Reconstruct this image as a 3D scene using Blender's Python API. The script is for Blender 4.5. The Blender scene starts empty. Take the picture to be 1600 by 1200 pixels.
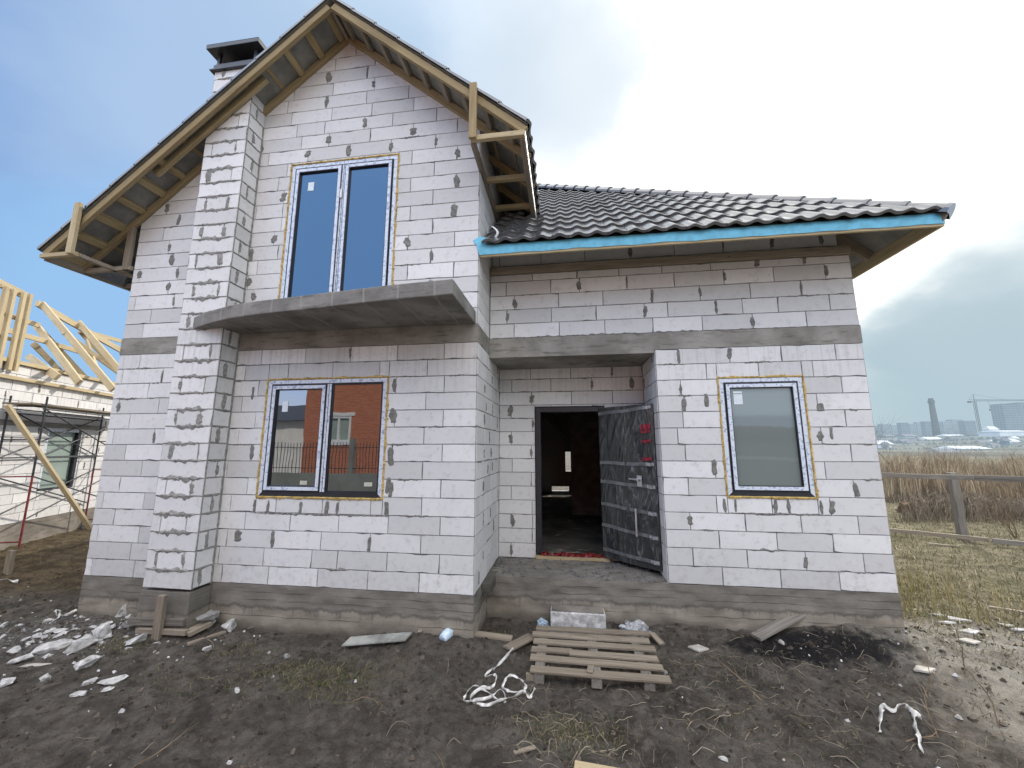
import bpy, bmesh, math, random
import numpy as np
from mathutils import Vector, Matrix, Quaternion
PI = math.pi
rng = random.Random(7)
nr = np.random.RandomState(11)
scene = bpy.context.scene
C = scene.collection
WM = {}                                   # world matrices of what we place

# ------------------------------------------------------------------ camera
CP = Vector((1.0157, -4.3666, 1.5517)); YAW, PITCH, FPX = 0.1375, 0.1606, 611.7
Fv = Vector((-math.sin(YAW)*math.cos(PITCH), math.cos(YAW)*math.cos(PITCH), math.sin(PITCH)))
Rv = Vector((math.cos(YAW), math.sin(YAW), 0)); Uv = Rv.cross(Fv)
cd = bpy.data.cameras.new('camera'); cam = bpy.data.objects.new('camera', cd); C.objects.link(cam)
cam.matrix_world = Matrix(((Rv.x, Uv.x, -Fv.x, CP.x), (Rv.y, Uv.y, -Fv.y, CP.y), (Rv.z, Uv.z, -Fv.z, CP.z), (0, 0, 0, 1)))
cd.sensor_width = 36; cd.lens = FPX/1600*36; cd.clip_start = 0.05; cd.clip_end = 6000
scene.camera = cam
def ray(u, v): return Fv + Rv*((u-800)/FPX) - Uv*((v-600)/FPX)
def at(u, v, d): return CP + ray(u, v)*d            # a point d metres away
def on(u, v, axis, val):
    r = ray(u, v); t = (val-CP[axis])/r[axis]; return CP + r*t

# ------------------------------------------------------------------ materials
def lin(c):
    return tuple(((x/255)/12.92 if x/255 <= .04045 else ((x/255+.055)/1.055)**2.4) for x in c)
class NT:
    def __init__(s, name):
        s.m = bpy.data.materials.new(name); s.m.use_nodes = True
        s.n = s.m.node_tree.nodes; s.l = s.m.node_tree.links
        s.b = s.n['Principled BSDF']; s.out = s.n['Material Output']; s._c = {}
    def node(s, t, **k):
        x = s.n.new(t)
        for a, v in k.items(): setattr(x, a, v)
        return x
    def link(s, a, b): s.l.new(a, b)
    def co(s, kind='Object'):
        if 'tc' not in s._c: s._c['tc'] = s.node('ShaderNodeTexCoord')
        if kind == 'World':
            if 'g' not in s._c: s._c['g'] = s.node('ShaderNodeNewGeometry')
            return s._c['g'].outputs['Position']
        return s._c['tc'].outputs[kind]
    def mapping(s, vec, sc=(1, 1, 1), rot=(0, 0, 0)):
        x = s.node('ShaderNodeMapping'); x.inputs['Scale'].default_value = sc; x.inputs['Rotation'].default_value = rot
        s.link(vec, x.inputs['Vector']); return x.outputs[0]
    def noise(s, vec, scale, detail=4, rough=.55, dist=0):
        x = s.node('ShaderNodeTexNoise'); x.inputs['Scale'].default_value = scale; x.inputs['Detail'].default_value = detail
        x.inputs['Roughness'].default_value = rough; x.inputs['Distortion'].default_value = dist
        s.link(vec, x.inputs['Vector']); return x.outputs['Fac']
    def vor(s, vec, scale, feat='F1', out='Distance'):
        x = s.node('ShaderNodeTexVoronoi', feature=feat); x.inputs['Scale'].default_value = scale
        s.link(vec, x.inputs['Vector']); return x.outputs[out]
    def rng(s, v, a, b, c=0, d=1, smooth=True):
        x = s.node('ShaderNodeMapRange'); x.interpolation_type = 'SMOOTHSTEP' if smooth else 'LINEAR'
        s.link(v, x.inputs[0])
        for i, q in enumerate((a, b, c, d)): x.inputs[i+1].default_value = q
        return x.outputs[0]
    def math(s, op, a, b=None, clamp=False):
        x = s.node('ShaderNodeMath', operation=op); x.use_clamp = clamp
        for i, q in enumerate((a, b)):
            if q is None: continue
            if isinstance(q, (int, float)): x.inputs[i].default_value = q
            else: s.link(q, x.inputs[i])
        return x.outputs[0]
    def mix(s, f, a, b, blend='MIX'):
        x = s.node('ShaderNodeMix', data_type='RGBA', blend_type=blend)
        for i, q in ((0, f), (6, a), (7, b)):
            if isinstance(q, (int, float)): x.inputs[i].default_value = q
            elif isinstance(q, tuple): x.inputs[i].default_value = q+(1,) if len(q) == 3 else q
            else: s.link(q, x.inputs[i])
        return x.outputs[2]
    def attr(s, name, out='Fac'):
        x = s.node('ShaderNodeAttribute'); x.attribute_name = name; return x.outputs[out]
    def sep(s, v):
        x = s.node('ShaderNodeSeparateXYZ'); s.link(v, x.inputs[0]); return x.outputs
    def bump(s, h, st=.3, d=.01):
        x = s.node('ShaderNodeBump'); x.inputs['Strength'].default_value = st; x.inputs['Distance'].default_value = d
        s.link(h, x.inputs['Height']); s.link(x.outputs[0], s.b.inputs['Normal'])
    def col(s, c):
        if isinstance(c, tuple): s.b.inputs['Base Color'].default_value = c+(1,)
        else: s.link(c, s.b.inputs['Base Color'])
    def set(s, rough=.7, spec=.3, metal=0):
        s.b.inputs['Roughness'].default_value = rough; s.b.inputs['Specular IOR Level'].default_value = spec; s.b.inputs['Metallic'].default_value = metal
        return s.m
    def haze(s, f, c):  # aerial haze painted on as an even glow
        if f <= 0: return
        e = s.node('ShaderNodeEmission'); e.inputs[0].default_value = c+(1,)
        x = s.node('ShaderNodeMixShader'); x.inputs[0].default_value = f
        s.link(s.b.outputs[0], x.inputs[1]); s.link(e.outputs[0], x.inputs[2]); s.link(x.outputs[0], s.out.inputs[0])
MAT = {}
def simple(name, c, rough=.7, spec=.3, metal=0, var=.25, scale=6, bump=.0, bscale=40):
    t = NT(name); v = t.co()
    if var:
        n = t.noise(v, scale, 5); f = t.rng(n, .3, .7)
        t.col(t.mix(f, tuple(x*(1-var) for x in c), tuple(min(1, x*(1+var)) for x in c)))
    else: t.col(c)
    if bump: t.bump(t.noise(v, bscale, 5), bump, .01)
    MAT[name] = t.set(rough, spec, metal); return MAT[name]

def block_mat():
    t = NT('aerated_block'); p = t.co('World'); z = t.sep(p)[2]
    tint = t.attr('tint')
    c = t.mix(tint, (.58, .578, .58), (.765, .76, .765))
    n1 = t.noise(p, 2.2, 5, .6); c = t.mix(t.rng(n1, .42, .75, 0, .30), c, (.55, .545, .54))
    n2 = t.noise(p, 14, 6, .65); c = t.mix(t.rng(n2, .50, .76, 0, .55), c, (.45, .435, .415))
    st = t.noise(t.mapping(p, (22, 22, .8)), 1, 4)                      # drips under the ring beam
    near = t.math('MULTIPLY', t.rng(z, 1.9, 2.8), t.math('LESS_THAN', z, 2.99))
    c = t.mix(t.math('MULTIPLY', t.rng(st, .46, .68), t.math('MULTIPLY', near, .33)), c, (.36, .35, .335))
    v = t.vor(p, 55); pit = t.rng(v, .02, .16, 1, 0)
    sp = t.math('MULTIPLY', pit, t.rng(t.noise(p, 7, 3), .5, .62))
    c = t.mix(t.math('MULTIPLY', sp, .45), c, (.33, .32, .31))
    low = t.rng(z, .0, .5, .25, 0); c = t.mix(t.math('MULTIPLY', low, t.rng(n2, .3, .7)), c, (.42, .40, .37))
    t.col(c)
    h = t.math('ADD', t.math('MULTIPLY', t.noise(p, 120, 4, .7), .5), t.math('SUBTRACT', t.noise(p, 30, 4), sp))
    t.bump(h, .28, .006); MAT['block'] = t.set(.93, .15)
block_mat()
def mortar_mat(name, a, b):
    t = NT(name); p = t.co('World')
    c = t.mix(t.rng(t.noise(p, 26, 5, .6), .3, .72), a, b); t.col(c)
    t.bump(t.noise(p, 90, 5, .7), .6, .008); MAT[name] = t.set(.95, .1)
mortar_mat('mortar', (.15, .147, .138), (.27, .262, .245)); mortar_mat('mortar_pale', (.20, .198, .188), (.36, .35, .33)); mortar_mat('joint', (.11, .11, .115), (.19, .19, .19))
def concrete_mat(name, a, b, dark, boards=0.0, zsplit=None, stripes=False):
    t = NT(name); p = t.co('World'); z = t.sep(p)[2]
    n = t.noise(p, 1.7, 6, .62); c = t.mix(t.rng(n, .3, .72), a, b)
    n2 = t.noise(t.mapping(p, (1, 1, 6)), 3.5, 6, .65); c = t.mix(t.rng(n2, .5, .72, 0, .75), c, dark)
    if zsplit is not None:
        e = t.math('ADD', z, t.math('MULTIPLY', t.math('SUBTRACT', t.noise(t.mapping(p, (1, 1, .3)), 5, 5, .7), .5), .16))
        f = t.rng(e, zsplit-.012, zsplit+.012)
        c = t.mix(f, t.mix(.55, c, (.30, .265, .215)), t.mix(.5, c, (.165, .158, .145)))
        for zz in (-.085, -.165, -.335):          # lines left by the formwork boards
            ll = t.math('ABSOLUTE', t.math('SUBTRACT', t.math('ADD', z, t.math('MULTIPLY', t.math('SUBTRACT', t.noise(t.mapping(p, (1, 1, .2)), 2.2, 5, .65), .5), .05)), zz))
            c = t.mix(t.math('MULTIPLY', t.rng(ll, .001, .007, 1, 0), t.rng(t.noise(p, 1.9, 3), .42, .6, .1, .8)), c, (.06, .052, .042))
        edge = t.math('MULTIPLY', t.rng(e, zsplit-.03, zsplit), t.rng(e, zsplit+.0, zsplit+.03, 1, 0))
        c = t.mix(t.math('MULTIPLY', edge, .6), c, (.09, .085, .075))
        damp = t.rng(t.math('ADD', z, t.math('MULTIPLY', t.noise(p, 4, 4), .14)), -.42, -.28, 1, 0)
        c = t.mix(t.math('MULTIPLY', damp, .7), c, (.085, .072, .058))
        drip = t.noise(t.mapping(p, (26, 26, 1.2)), 1, 4)
        c = t.mix(t.math('MULTIPLY', t.rng(drip, .52, .66), t.math('MULTIPLY', t.rng(e, zsplit-.14, zsplit, 0, .6), t.math('LESS_THAN', z, zsplit+.02))), c, (.13, .12, .11))
    if stripes:
        s = t.math('ABSOLUTE', t.math('SUBTRACT', t.math('FRACT', t.math('ADD', t.math('MULTIPLY', t.sep(p)[0], 2.6), t.math('MULTIPLY', t.noise(p, 3, 3), .15))), .5))
        c = t.mix(t.rng(s, .0, .045, .75, 0), c, (.32, .31, .29))
    v = t.noise(p, 60, 5, .7); c = t.mix(t.rng(v, .6, .8, 0, .5), c, dark)
    t.col(c); h = t.math('ADD', t.noise(p, 22, 6, .7), t.math('MULTIPLY', t.noise(t.mapping(p, (.5, .5, 8)), 3, 5), .6))
    t.bump(h, .5, .012); MAT[name] = t.set(.92, .15)
concrete_mat('foundation', (.16, .145, .12), (.33, .30, .255), (.085, .075, .06), zsplit=-.24)
concrete_mat('ringbeam', (.20, .19, .17), (.36, .345, .315), (.11, .10, .085))
concrete_mat('slab', (.17, .165, .155), (.31, .30, .28), (.09, .087, .08), stripes=True)
concrete_mat('porch', (.16, .145, .125), (.29, .26, .225), (.07, .06, .05))
def wood_mat(name, a, b, dark, grey=0):
    t = NT(name); v = t.co(); oi = t.node('ShaderNodeObjectInfo')
    rv = t.node('ShaderNodeVectorMath', operation='ADD'); t.link(v, rv.inputs[0]); 
    sc = t.math('MULTIPLY', oi.outputs['Random'], 37.0); t.link(sc, rv.inputs[1]); v = rv.outputs[0]
    g = t.noise(t.mapping(v, (1.2, 26, 26)), 1.6, 6, .65, .6)
    c = t.mix(t.rng(g, .3, .72), a, b)
    g2 = t.noise(t.mapping(v, (.8, 5, 5)), 2.0, 5); c = t.mix(t.rng(g2, .5, .78, 0, .65), c, dark)
    k = t.vor(t.mapping(v, (3, 11, 11)), 1.3); c = t.mix(t.rng(k, .05, .11, .8, 0), c, dark)
    c = t.mix(t.rng(oi.outputs['Random'], 0, 1, 0, .35, False), c, dark); t.col(c)
    t.bump(g, .35, .004); MAT[name] = t.set(.8, .2)
wood_mat('pine', (.32, .245, .13), (.43, .34, .195), (.18, .13, .07))
wood_mat('pine_pale', (.42, .34, .20), (.54, .45, .29), (.28, .21, .12))
wood_mat('oldwood', (.22, .185, .14), (.36, .31, .245), (.10, .08, .06))
wood_mat('greywood', (.17, .155, .135), (.30, .28, .25), (.075, .065, .055))
wood_mat('palewood', (.47, .38, .235), (.59, .50, .33), (.32, .25, .15))  # palest timber, yellowish
def tile_mat():
    t = NT('roof_tile'); p = t.co('World')
    ti = t.attr('tint'); c = t.mix(ti, (.035, .038, .043), (.085, .09, .10))
    n = t.noise(p, 5, 6, .65); c = t.mix(t.rng(n, .55, .8, 0, .5), c, (.11, .11, .11)); t.col(c)
    r = t.rng(t.noise(p, 9, 4), .3, .7, .16, .30); t.link(r, t.b.inputs['Roughness'])
    t.b.inputs['Coat Weight'].default_value = .7; t.b.inputs['Coat Roughness'].default_value = .12; t.bump(t.noise(p, 70, 4), .10, .004); t.b.inputs['Specular IOR Level'].default_value = 1.0
    MAT['tile'] = t.m
tile_mat()
simple('tile_under', (.215, .21, .19), .8, .2, 0, .2, 5)
simple('cap_metal', (.028, .03, .034), .33, .5, 0, .2, 9)
simple('membrane', (.17, .50, .68), .6, .3, 0, .12, 11, .2, 18)
simple('anthracite', (.022, .024, .03), .4, .45, 0, .15, 8)
simple('black', (.008, .008, .009), .7, .2, 0, 0)
simple('white_plastic', (.72, .74, .76), .45, .4, 0, .12, 14, .2, 30)
simple('white_strap', (.60, .59, .56), .6, .3, 0, .33, 26, .4, 60)
simple('sticker', (.70, .76, .80), .6, .3, 0, .05, 20)
simple('beige_sticker', (.52, .52, .44), .6, .3, 0, .05, 20)
simple('foam', (.50, .36, .13), .9, .15, 0, .35, 22, .9, 60)
simple('bluebag', (.50, .62, .72), .35, .5, 0, .2, 10, .4, 25)
simple('clearfilm', (.34, .35, .36), .2, .6, 0, .4, 20, .5, 25)
simple('silver', (.62, .63, .65), .28, .6, .8, .1, 10)
simple('redtape', (.26, .02, .04), .45, .4, 0, .25, 20)
simple('redfilm', (.16, .010, .010), .35, .5, 0, .8, 30)
simple('tape', (.15, .155, .16), .22, .6, 0, .3, 15, .35, 40)
simple('chunk', (.50, .495, .48), .95, .15, 0, .35, 14, .9, 45)
simple('greystone', (.30, .295, .28), .95, .15, 0, .25, 9, .6, 40)
simple('tileshard', (.42, .40, .36), .85, .2, 0, .2, 9, .3, 40)
simple('corrugated', (.29, .295, .275), .85, .2, 0, .3, 7, .4, 40)
simple('scaff_red', (.20, .03, .035), .5, .4, 0, .3, 12)
simple('scaff_dark', (.045, .047, .055), .5, .4, .2, .3, 12)
simple('dimmed_block', (.20, .205, .205), .95, .1, 0, .25, 5); simple('dimmed_floor', (.10, .095, .085), .95, .1, 0, .4, 2); simple('interior', (.15, .15, .148), .95, .1, 0, .3, 3)  # dim indoor shade put into the base colours of blocks, floor and slabs
simple('twig', (.20, .15, .10), .9, .1, 0, .35, 8)
simple('cable', (.02, .02, .02), .5, .3, 0, 0)
simple('whitewash', (.80, .80, .78), .9, .1, 0, .08, 1.5)
simple('dark_roof', (.035, .037, .045), .6, .3, 0, .2, 4)
simple('iron', (.02, .02, .022), .5, .4, .3, .1, 6)
simple('greywall', (.22, .235, .22), .9, .1, 0, .15, 1.2)
simple('lightglass', (.30, .37, .34), .25, .4, 0, .08, 2)
def brick_mat():
    t = NT('red_brick'); v = t.co()
    b = t.node('ShaderNodeTexBrick'); b.inputs['Scale'].default_value = 1; b.inputs['Brick Width'].default_value = .26; b.inputs['Row Height'].default_value = .08
    b.inputs['Mortar Size'].default_value = .006; b.inputs['Color1'].default_value = (.42, .12, .05, 1); b.inputs['Color2'].default_value = (.50, .165, .075, 1); b.inputs['Mortar'].default_value = (.40, .33, .27, 1)
    s = t.sep(v); c = t.node('ShaderNodeCombineXYZ'); t.link(t.math('ADD', s[0], s[1]), c.inputs[0]); t.link(s[2], c.inputs[1])
    t.link(c.outputs[0], b.inputs['Vector']); t.col(b.outputs['Color']); MAT['brick'] = t.set(.9, .15)
brick_mat()
def film_mat():                               # protective film printed with rows of dashes
    t = NT('printed_film'); v = t.co(); s = t.sep(v)
    n = t.noise(t.mapping(v, (24, 24, 24)), 1, 3, .6); n2 = t.noise(t.mapping(v, (70, 70, 70)), 1, 2, .5)
    m = t.math('MULTIPLY', t.rng(n, .50, .60), t.rng(n2, .40, .54))
    c = t.mix(t.math('MULTIPLY', m, .75), (.66, .71, .80), (.16, .22, .38)); t.col(c)
    t.bump(t.noise(v, 35, 4), .3, .004); MAT['film'] = t.set(.35, .45)
film_mat()
def glass_mat(name, base, ior, rough=.01, warp=.0):
    t = NT(name); v = t.co('World'); t.col(base); t.set(rough, .5); t.b.inputs['IOR'].default_value = ior
    if warp: t.bump(t.noise(v, 1.6, 2), warp, .02)
    MAT[name] = t.m
glass_mat('glass', (.010, .014, .02), 3.1, .012, .05)
glass_mat('glass_blue', (.008, .02, .05), 2.3, .02, .04)
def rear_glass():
    t = NT('sheet_reflection_glass'); v = t.co('World'); z = t.sep(v)[2]
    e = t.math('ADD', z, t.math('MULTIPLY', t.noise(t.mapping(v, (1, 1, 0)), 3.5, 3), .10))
    c = t.mix(t.rng(e, 1.82, 1.86), (.18, .205, .195), (.225, .27, .285))  # reflected skyline painted as two tones over the sheet colour
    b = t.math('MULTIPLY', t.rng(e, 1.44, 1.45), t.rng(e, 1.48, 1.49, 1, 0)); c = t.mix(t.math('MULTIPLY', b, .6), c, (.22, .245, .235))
    t.col(c); t.set(.05, .5); t.b.inputs['IOR'].default_value = 1.55; MAT['sheet_reflection'] = t.m
rear_glass()
def wrap_mat():
    t = NT('door_wrap'); v = t.co(); s = t.sep(v)
    n = t.noise(t.mapping(v, (5, 5, 1.1), (0, .42, 0)), 1.2, 4, .5, 1.4)
    r = t.math('SUBTRACT', 1, t.math('MULTIPLY', t.math('ABSOLUTE', t.math('SUBTRACT', n, .5)), 9), True)
    n3 = t.noise(v, 3, 4); c = t.mix(t.math('MULTIPLY', t.math('POWER', r, 5.0), t.rng(n3, .40, .65, .0, .7)), (.038, .043, .044), (.26, .27, .27)); t.col(c)  # fold ridges whitened in the colour as sheen
    t.bump(t.math('ADD', r, t.noise(v, 7, 3)), .45, .015); MAT['wrap'] = t.set(.15, .7)
wrap_mat()
def vcol_mat(name, rough=.9, spec=.15, trans=0):
    t = NT(name); t.link(t.attr('col', 'Color'), t.b.inputs['Base Color']); MAT[name] = t.set(rough, spec)
vcol_mat('blades')
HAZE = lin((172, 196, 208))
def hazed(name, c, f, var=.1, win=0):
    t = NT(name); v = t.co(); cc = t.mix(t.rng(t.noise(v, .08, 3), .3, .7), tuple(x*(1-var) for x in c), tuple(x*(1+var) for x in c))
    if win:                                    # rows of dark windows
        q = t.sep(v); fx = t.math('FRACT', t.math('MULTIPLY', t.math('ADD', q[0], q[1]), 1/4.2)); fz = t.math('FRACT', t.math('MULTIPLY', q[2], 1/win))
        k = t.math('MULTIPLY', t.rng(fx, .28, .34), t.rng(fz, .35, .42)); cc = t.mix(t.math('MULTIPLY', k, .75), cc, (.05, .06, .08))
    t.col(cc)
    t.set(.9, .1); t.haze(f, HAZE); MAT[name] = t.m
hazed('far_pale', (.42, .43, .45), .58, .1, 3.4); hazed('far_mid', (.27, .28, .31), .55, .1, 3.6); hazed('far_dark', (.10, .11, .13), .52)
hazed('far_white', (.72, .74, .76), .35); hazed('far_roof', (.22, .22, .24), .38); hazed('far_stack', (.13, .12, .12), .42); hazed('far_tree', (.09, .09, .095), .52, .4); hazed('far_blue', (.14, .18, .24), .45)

def ground_mat():
    t = NT('ground_soil'); p = t.co('World'); x, y, z = t.sep(p)[:3]
    w1 = t.noise(p, .9, 5, .6); w2 = t.noise(p, 5, 6, .65); w3 = t.noise(p, 28, 5, .7)
    wx = t.math('ADD', x, t.math('MULTIPLY', t.math('SUBTRACT', w1, .5), 1.6)); wy = t.math('ADD', y, t.math('MULTIPLY', t.math('SUBTRACT', w2, .5), .9))
    soil = t.mix(t.rng(w2, .33, .68), (.11, .098, .084), (.225, .203, .175))
    soil = t.mix(t.rng(w1, .45, .7, 0, .6), soil, (.205, .182, .152))
    soil = t.mix(t.rng(w3, .55, .75, 0, .5), soil, (.20, .172, .138))
    w4 = t.noise(p, 12, 6, .75); w5 = t.noise(p, 42, 4, .7)
    soil = t.mix(t.rng(w4, .30, .46, .55, 0), soil, (.032, .028, .024)); soil = t.mix(t.rng(w5, .58, .74, 0, .55), soil, (.24, .21, .17))
    cl_ = t.vor(p, 17); soil = t.mix(t.math('MULTIPLY', t.rng(cl_, .45, .75), .28), soil, (.035, .03, .025))  # crevice shade between clods put into the soil colour
    soil = t.mix(t.rng(t.noise(p, 2.4, 5, .6), .52, .66, 0, .65), soil, (.044, .038, .032))
    grey = t.mix(t.rng(w2, .35, .65), (.26, .235, .20), (.46, .43, .37))
    gm = t.math('MULTIPLY', t.rng(wx, 3.7, 4.5), t.rng(wy, 1.0, 1.5, 1, 0))
    c = t.mix(t.math('MULTIPLY', gm, .95), soil, grey)
    straw = t.mix(t.rng(w2, .35, .65), (.15, .132, .085), (.33, .29, .19)); straw = t.mix(t.rng(w1, .5, .7, 0, .7), straw, (.14, .145, .075))
    sm = t.math('MULTIPLY', t.rng(wx, 3.5, 4.2), t.rng(wy, 1.1, 1.6))
    c = t.mix(sm, c, straw)
    lm = t.math('MULTIPLY', t.rng(wx, -6.2, -5.2, 1, 0), t.rng(wy, .3, 1.0)); c = t.mix(lm, c, t.mix(t.rng(w2, .4, .62), (.10, .078, .052), (.19, .15, .095)))
    bx = t.math('POWER', t.math('DIVIDE', t.math('SUBTRACT', x, 3.45), .95), 2); by = t.math('POWER', t.math('DIVIDE', t.math('SUBTRACT', y, .32), .36), 2)
    bm = t.rng(t.math('ADD', t.math('ADD', bx, by), t.math('MULTIPLY', t.math('SUBTRACT', w2, .5), 1.6)), .3, 1.0, 1, 0)
    c = t.mix(t.math('MULTIPLY', bm, .9), c, t.mix(t.rng(w3, .5, .7), (.014, .014, .016), (.05, .05, .055)))
    lime = t.math('POWER', t.math('DIVIDE', t.math('ADD', x, 4.6), 1.3), 2); ly = t.math('POWER', t.math('DIVIDE', t.math('ADD', y, .4), .5), 2)
    lmk = t.math('MULTIPLY', t.rng(t.math('ADD', lime, ly), .2, 1.2, 1, 0), t.rng(w3, .45, .62)); c = t.mix(t.math('MULTIPLY', lmk, .55), c, (.36, .35, .34))
    d = t.math('POWER', t.math('ADD', t.math('POWER', x, 2), t.math('POWER', y, 2)), .5)
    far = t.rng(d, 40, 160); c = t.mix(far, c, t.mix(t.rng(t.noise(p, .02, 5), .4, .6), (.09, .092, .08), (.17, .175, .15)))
    bounce_ground = t.math('MULTIPLY', t.rng(wy, -4.2, -3.2, 1, 0), t.rng(d, 60, 30)); c = t.mix(bounce_ground, c, t.mix(t.rng(w2, .35, .65), (.27, .255, .23), (.40, .38, .35))); t.col(c)  # pale ground added behind the viewer to bounce light onto facade and soffits
    h = t.math('ADD', t.math('MULTIPLY', w3, .6), t.math('ADD', t.noise(p, 80, 5, .7), t.math('ADD', t.math('MULTIPLY', w2, .5), w4)))
    t.bump(h, 1.0, .05)
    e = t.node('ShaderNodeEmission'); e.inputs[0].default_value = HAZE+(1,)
    mx = t.node('ShaderNodeMixShader'); t.link(t.rng(d, 50, 700, 0, .62), mx.inputs[0]); t.link(t.b.outputs[0], mx.inputs[1]); t.link(e.outputs[0], mx.inputs[2]); t.link(mx.outputs[0], t.out.inputs[0])  # distance haze mixed into the far ground as a glow
    MAT['ground'] = t.set(.95, .12)
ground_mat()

# ------------------------------------------------------------------ object helpers
def place(o, parent=None, M=None):
    M = M or Matrix.Identity(4)
    C.objects.link(o); o.matrix_world = M; WM[o] = M.copy()
    if parent is not None:
        o.parent = parent; o.matrix_parent_inverse = WM[parent].inverted()
    return o
def tag(o, label, cat, group=None, kind=None):
    if label: o['label'] = label
    if cat: o['category'] = cat
    if group: o['group'] = group
    if kind: o['kind'] = kind
    return o
def empty(name, loc, label, cat, group=None, rz=0):
    o = bpy.data.objects.new(name, None); o.empty_display_size = .2
    place(o, None, Matrix.Translation(loc) @ Matrix.Rotation(rz, 4, 'Z')); return tag(o, label, cat, group)
class MB:
    def __init__(s): s.v = []; s.f = []; s.m = []; s.t = []
    def add(s, vs, fs, mi=0, tint=.5):
        o = len(s.v); s.v += [tuple(v) for v in vs]
        for f in fs: s.f.append(tuple(i+o for i in f)); s.m.append(mi); s.t.append(tint)
    def box(s, a, b, mi=0, tint=.5):
        x0, y0, z0 = a; x1, y1, z1 = b
        s.add([(x0, y0, z0), (x1, y0, z0), (x1, y1, z0), (x0, y1, z0), (x0, y0, z1), (x1, y0, z1), (x1, y1, z1), (x0, y1, z1)],
              [(0, 3, 2, 1), (4, 5, 6, 7), (0, 1, 5, 4), (1, 2, 6, 5), (2, 3, 7, 6), (3, 0, 4, 7)], mi, tint)
    def tube(s, p, q, r, n=8, r2=None, mi=0):
        p, q = Vector(p), Vector(q); d = (q-p).normalized(); a = d.orthogonal().normalized(); b = d.cross(a); r2 = r if r2 is None else r2
        vs = [p+(a*math.cos(2*PI*i/n)+b*math.sin(2*PI*i/n))*r for i in range(n)]+[q+(a*math.cos(2*PI*i/n)+b*math.sin(2*PI*i/n))*r2 for i in range(n)]
        s.add(vs, [(i, (i+1) % n, n+(i+1) % n, n+i) for i in range(n)]+[tuple(range(n))[::-1], tuple(range(n, 2*n))], mi)
    def prism(s, poly, z0, z1, mi=0):
        n = len(poly); s.add([(x, y, z0) for x, y in poly]+[(x, y, z1) for x, y in poly],
              [(i, (i+1) % n, n+(i+1) % n, n+i) for i in range(n)]+[tuple(range(n))[::-1], tuple(range(n, 2*n))], mi)
    def build(s, name, mats, parent=None, M=None, smooth=False, bevel=0, label=None):
        me = bpy.data.meshes.new(name); me.from_pydata(s.v, [], s.f)
        for m in (mats if isinstance(mats, (list, tuple)) else [mats]): me.materials.append(MAT[m])
        me.polygons.foreach_set('material_index', s.m)
        a = me.attributes.new('tint', 'FLOAT', 'FACE'); a.data.foreach_set('value', s.t)
        if smooth: me.polygons.foreach_set('use_smooth', [True]*len(s.f))
        me.update(); o = bpy.data.objects.new(name, me); place(o, parent, M)
        if bevel:
            b = o.modifiers.new('bevel', 'BEVEL'); b.width = bevel; b.segments = 2; b.limit_method = 'ANGLE'
        if label: o['label'] = label
        return o
def frame_matrix(p, q, up=(0, 0, 1)):
    p, q = Vector(p), Vector(q); x = (q-p).normalized(); z = Vector(up); z = (z-x*z.dot(x)).normalized(); y = z.cross(x)
    return Matrix(((x.x, y.x, z.x, p.x), (x.y, y.y, z.y, p.y), (x.z, y.z, z.z, p.z), (0, 0, 0, 1)))
def beam(name, p, q, w, h, mat, parent=None, up=(0, 0, 1), bevel=.004, rough=0):
    """a timber from p to q (middle of its underside), w across, h along up"""
    L = (Vector(q)-Vector(p)).length; m = MB(); n = max(1, int(L/.25)) if rough else 1
    vs = []; fs = []
    for i in range(n+1):
        x = L*i/n; j = [rng.uniform(-rough, rough) for _ in range(4)] if rough else [0]*4
        vs += [(x, -w/2+j[0], j[1]), (x, w/2+j[0], j[1]), (x, w/2+j[2], h+j[1]), (x, -w/2+j[2], h+j[1])]
        if i:
            o = 4*(i-1)
            for k in range(4): fs.append((o+k, o+4+k, o+4+(k+1) % 4, o+(k+1) % 4))
    fs += [(0, 1, 2, 3), tuple(4*n+k for k in (3, 2, 1, 0))]
    m.add(vs, fs); return m.build(name, mat, parent, frame_matrix(p, q, up), bevel=bevel)

# perlin noise for displaced sheets
_perm = nr.permutation(512); _g = nr.rand(512)*2*PI
def perlin(x, y):
    xi = np.floor(x).astype(int); yi = np.floor(y).astype(int); xf = x-xi; yf = y-yi
    def g(ix, iy, dx, dy):
        a = _g[_perm[(ix+_perm[iy % 512]) % 512] % 512]; return np.cos(a)*dx+np.sin(a)*dy
    u = xf*xf*xf*(xf*(xf*6-15)+10); v = yf*yf*yf*(yf*(yf*6-15)+10)
    n00 = g(xi, yi, xf, yf); n10 = g(xi+1, yi, xf-1, yf); n01 = g(xi, yi+1, xf, yf-1); n11 = g(xi+1, yi+1, xf-1, yf-1)
    return (n00*(1-u)+n10*u)*(1-v)+(n01*(1-u)+n11*u)*v
def fbm(x, y, o=4, g=.5):
    r = 0; a = 1
    for i in range(o): r = r+a*perlin(x*2**i+17.3*i, y*2**i+5.1*i); a *= g
    return r
def sstep(a, b, x): t = np.clip((x-a)/(b-a), 0, 1); return t*t*(3-2*t)

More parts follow.
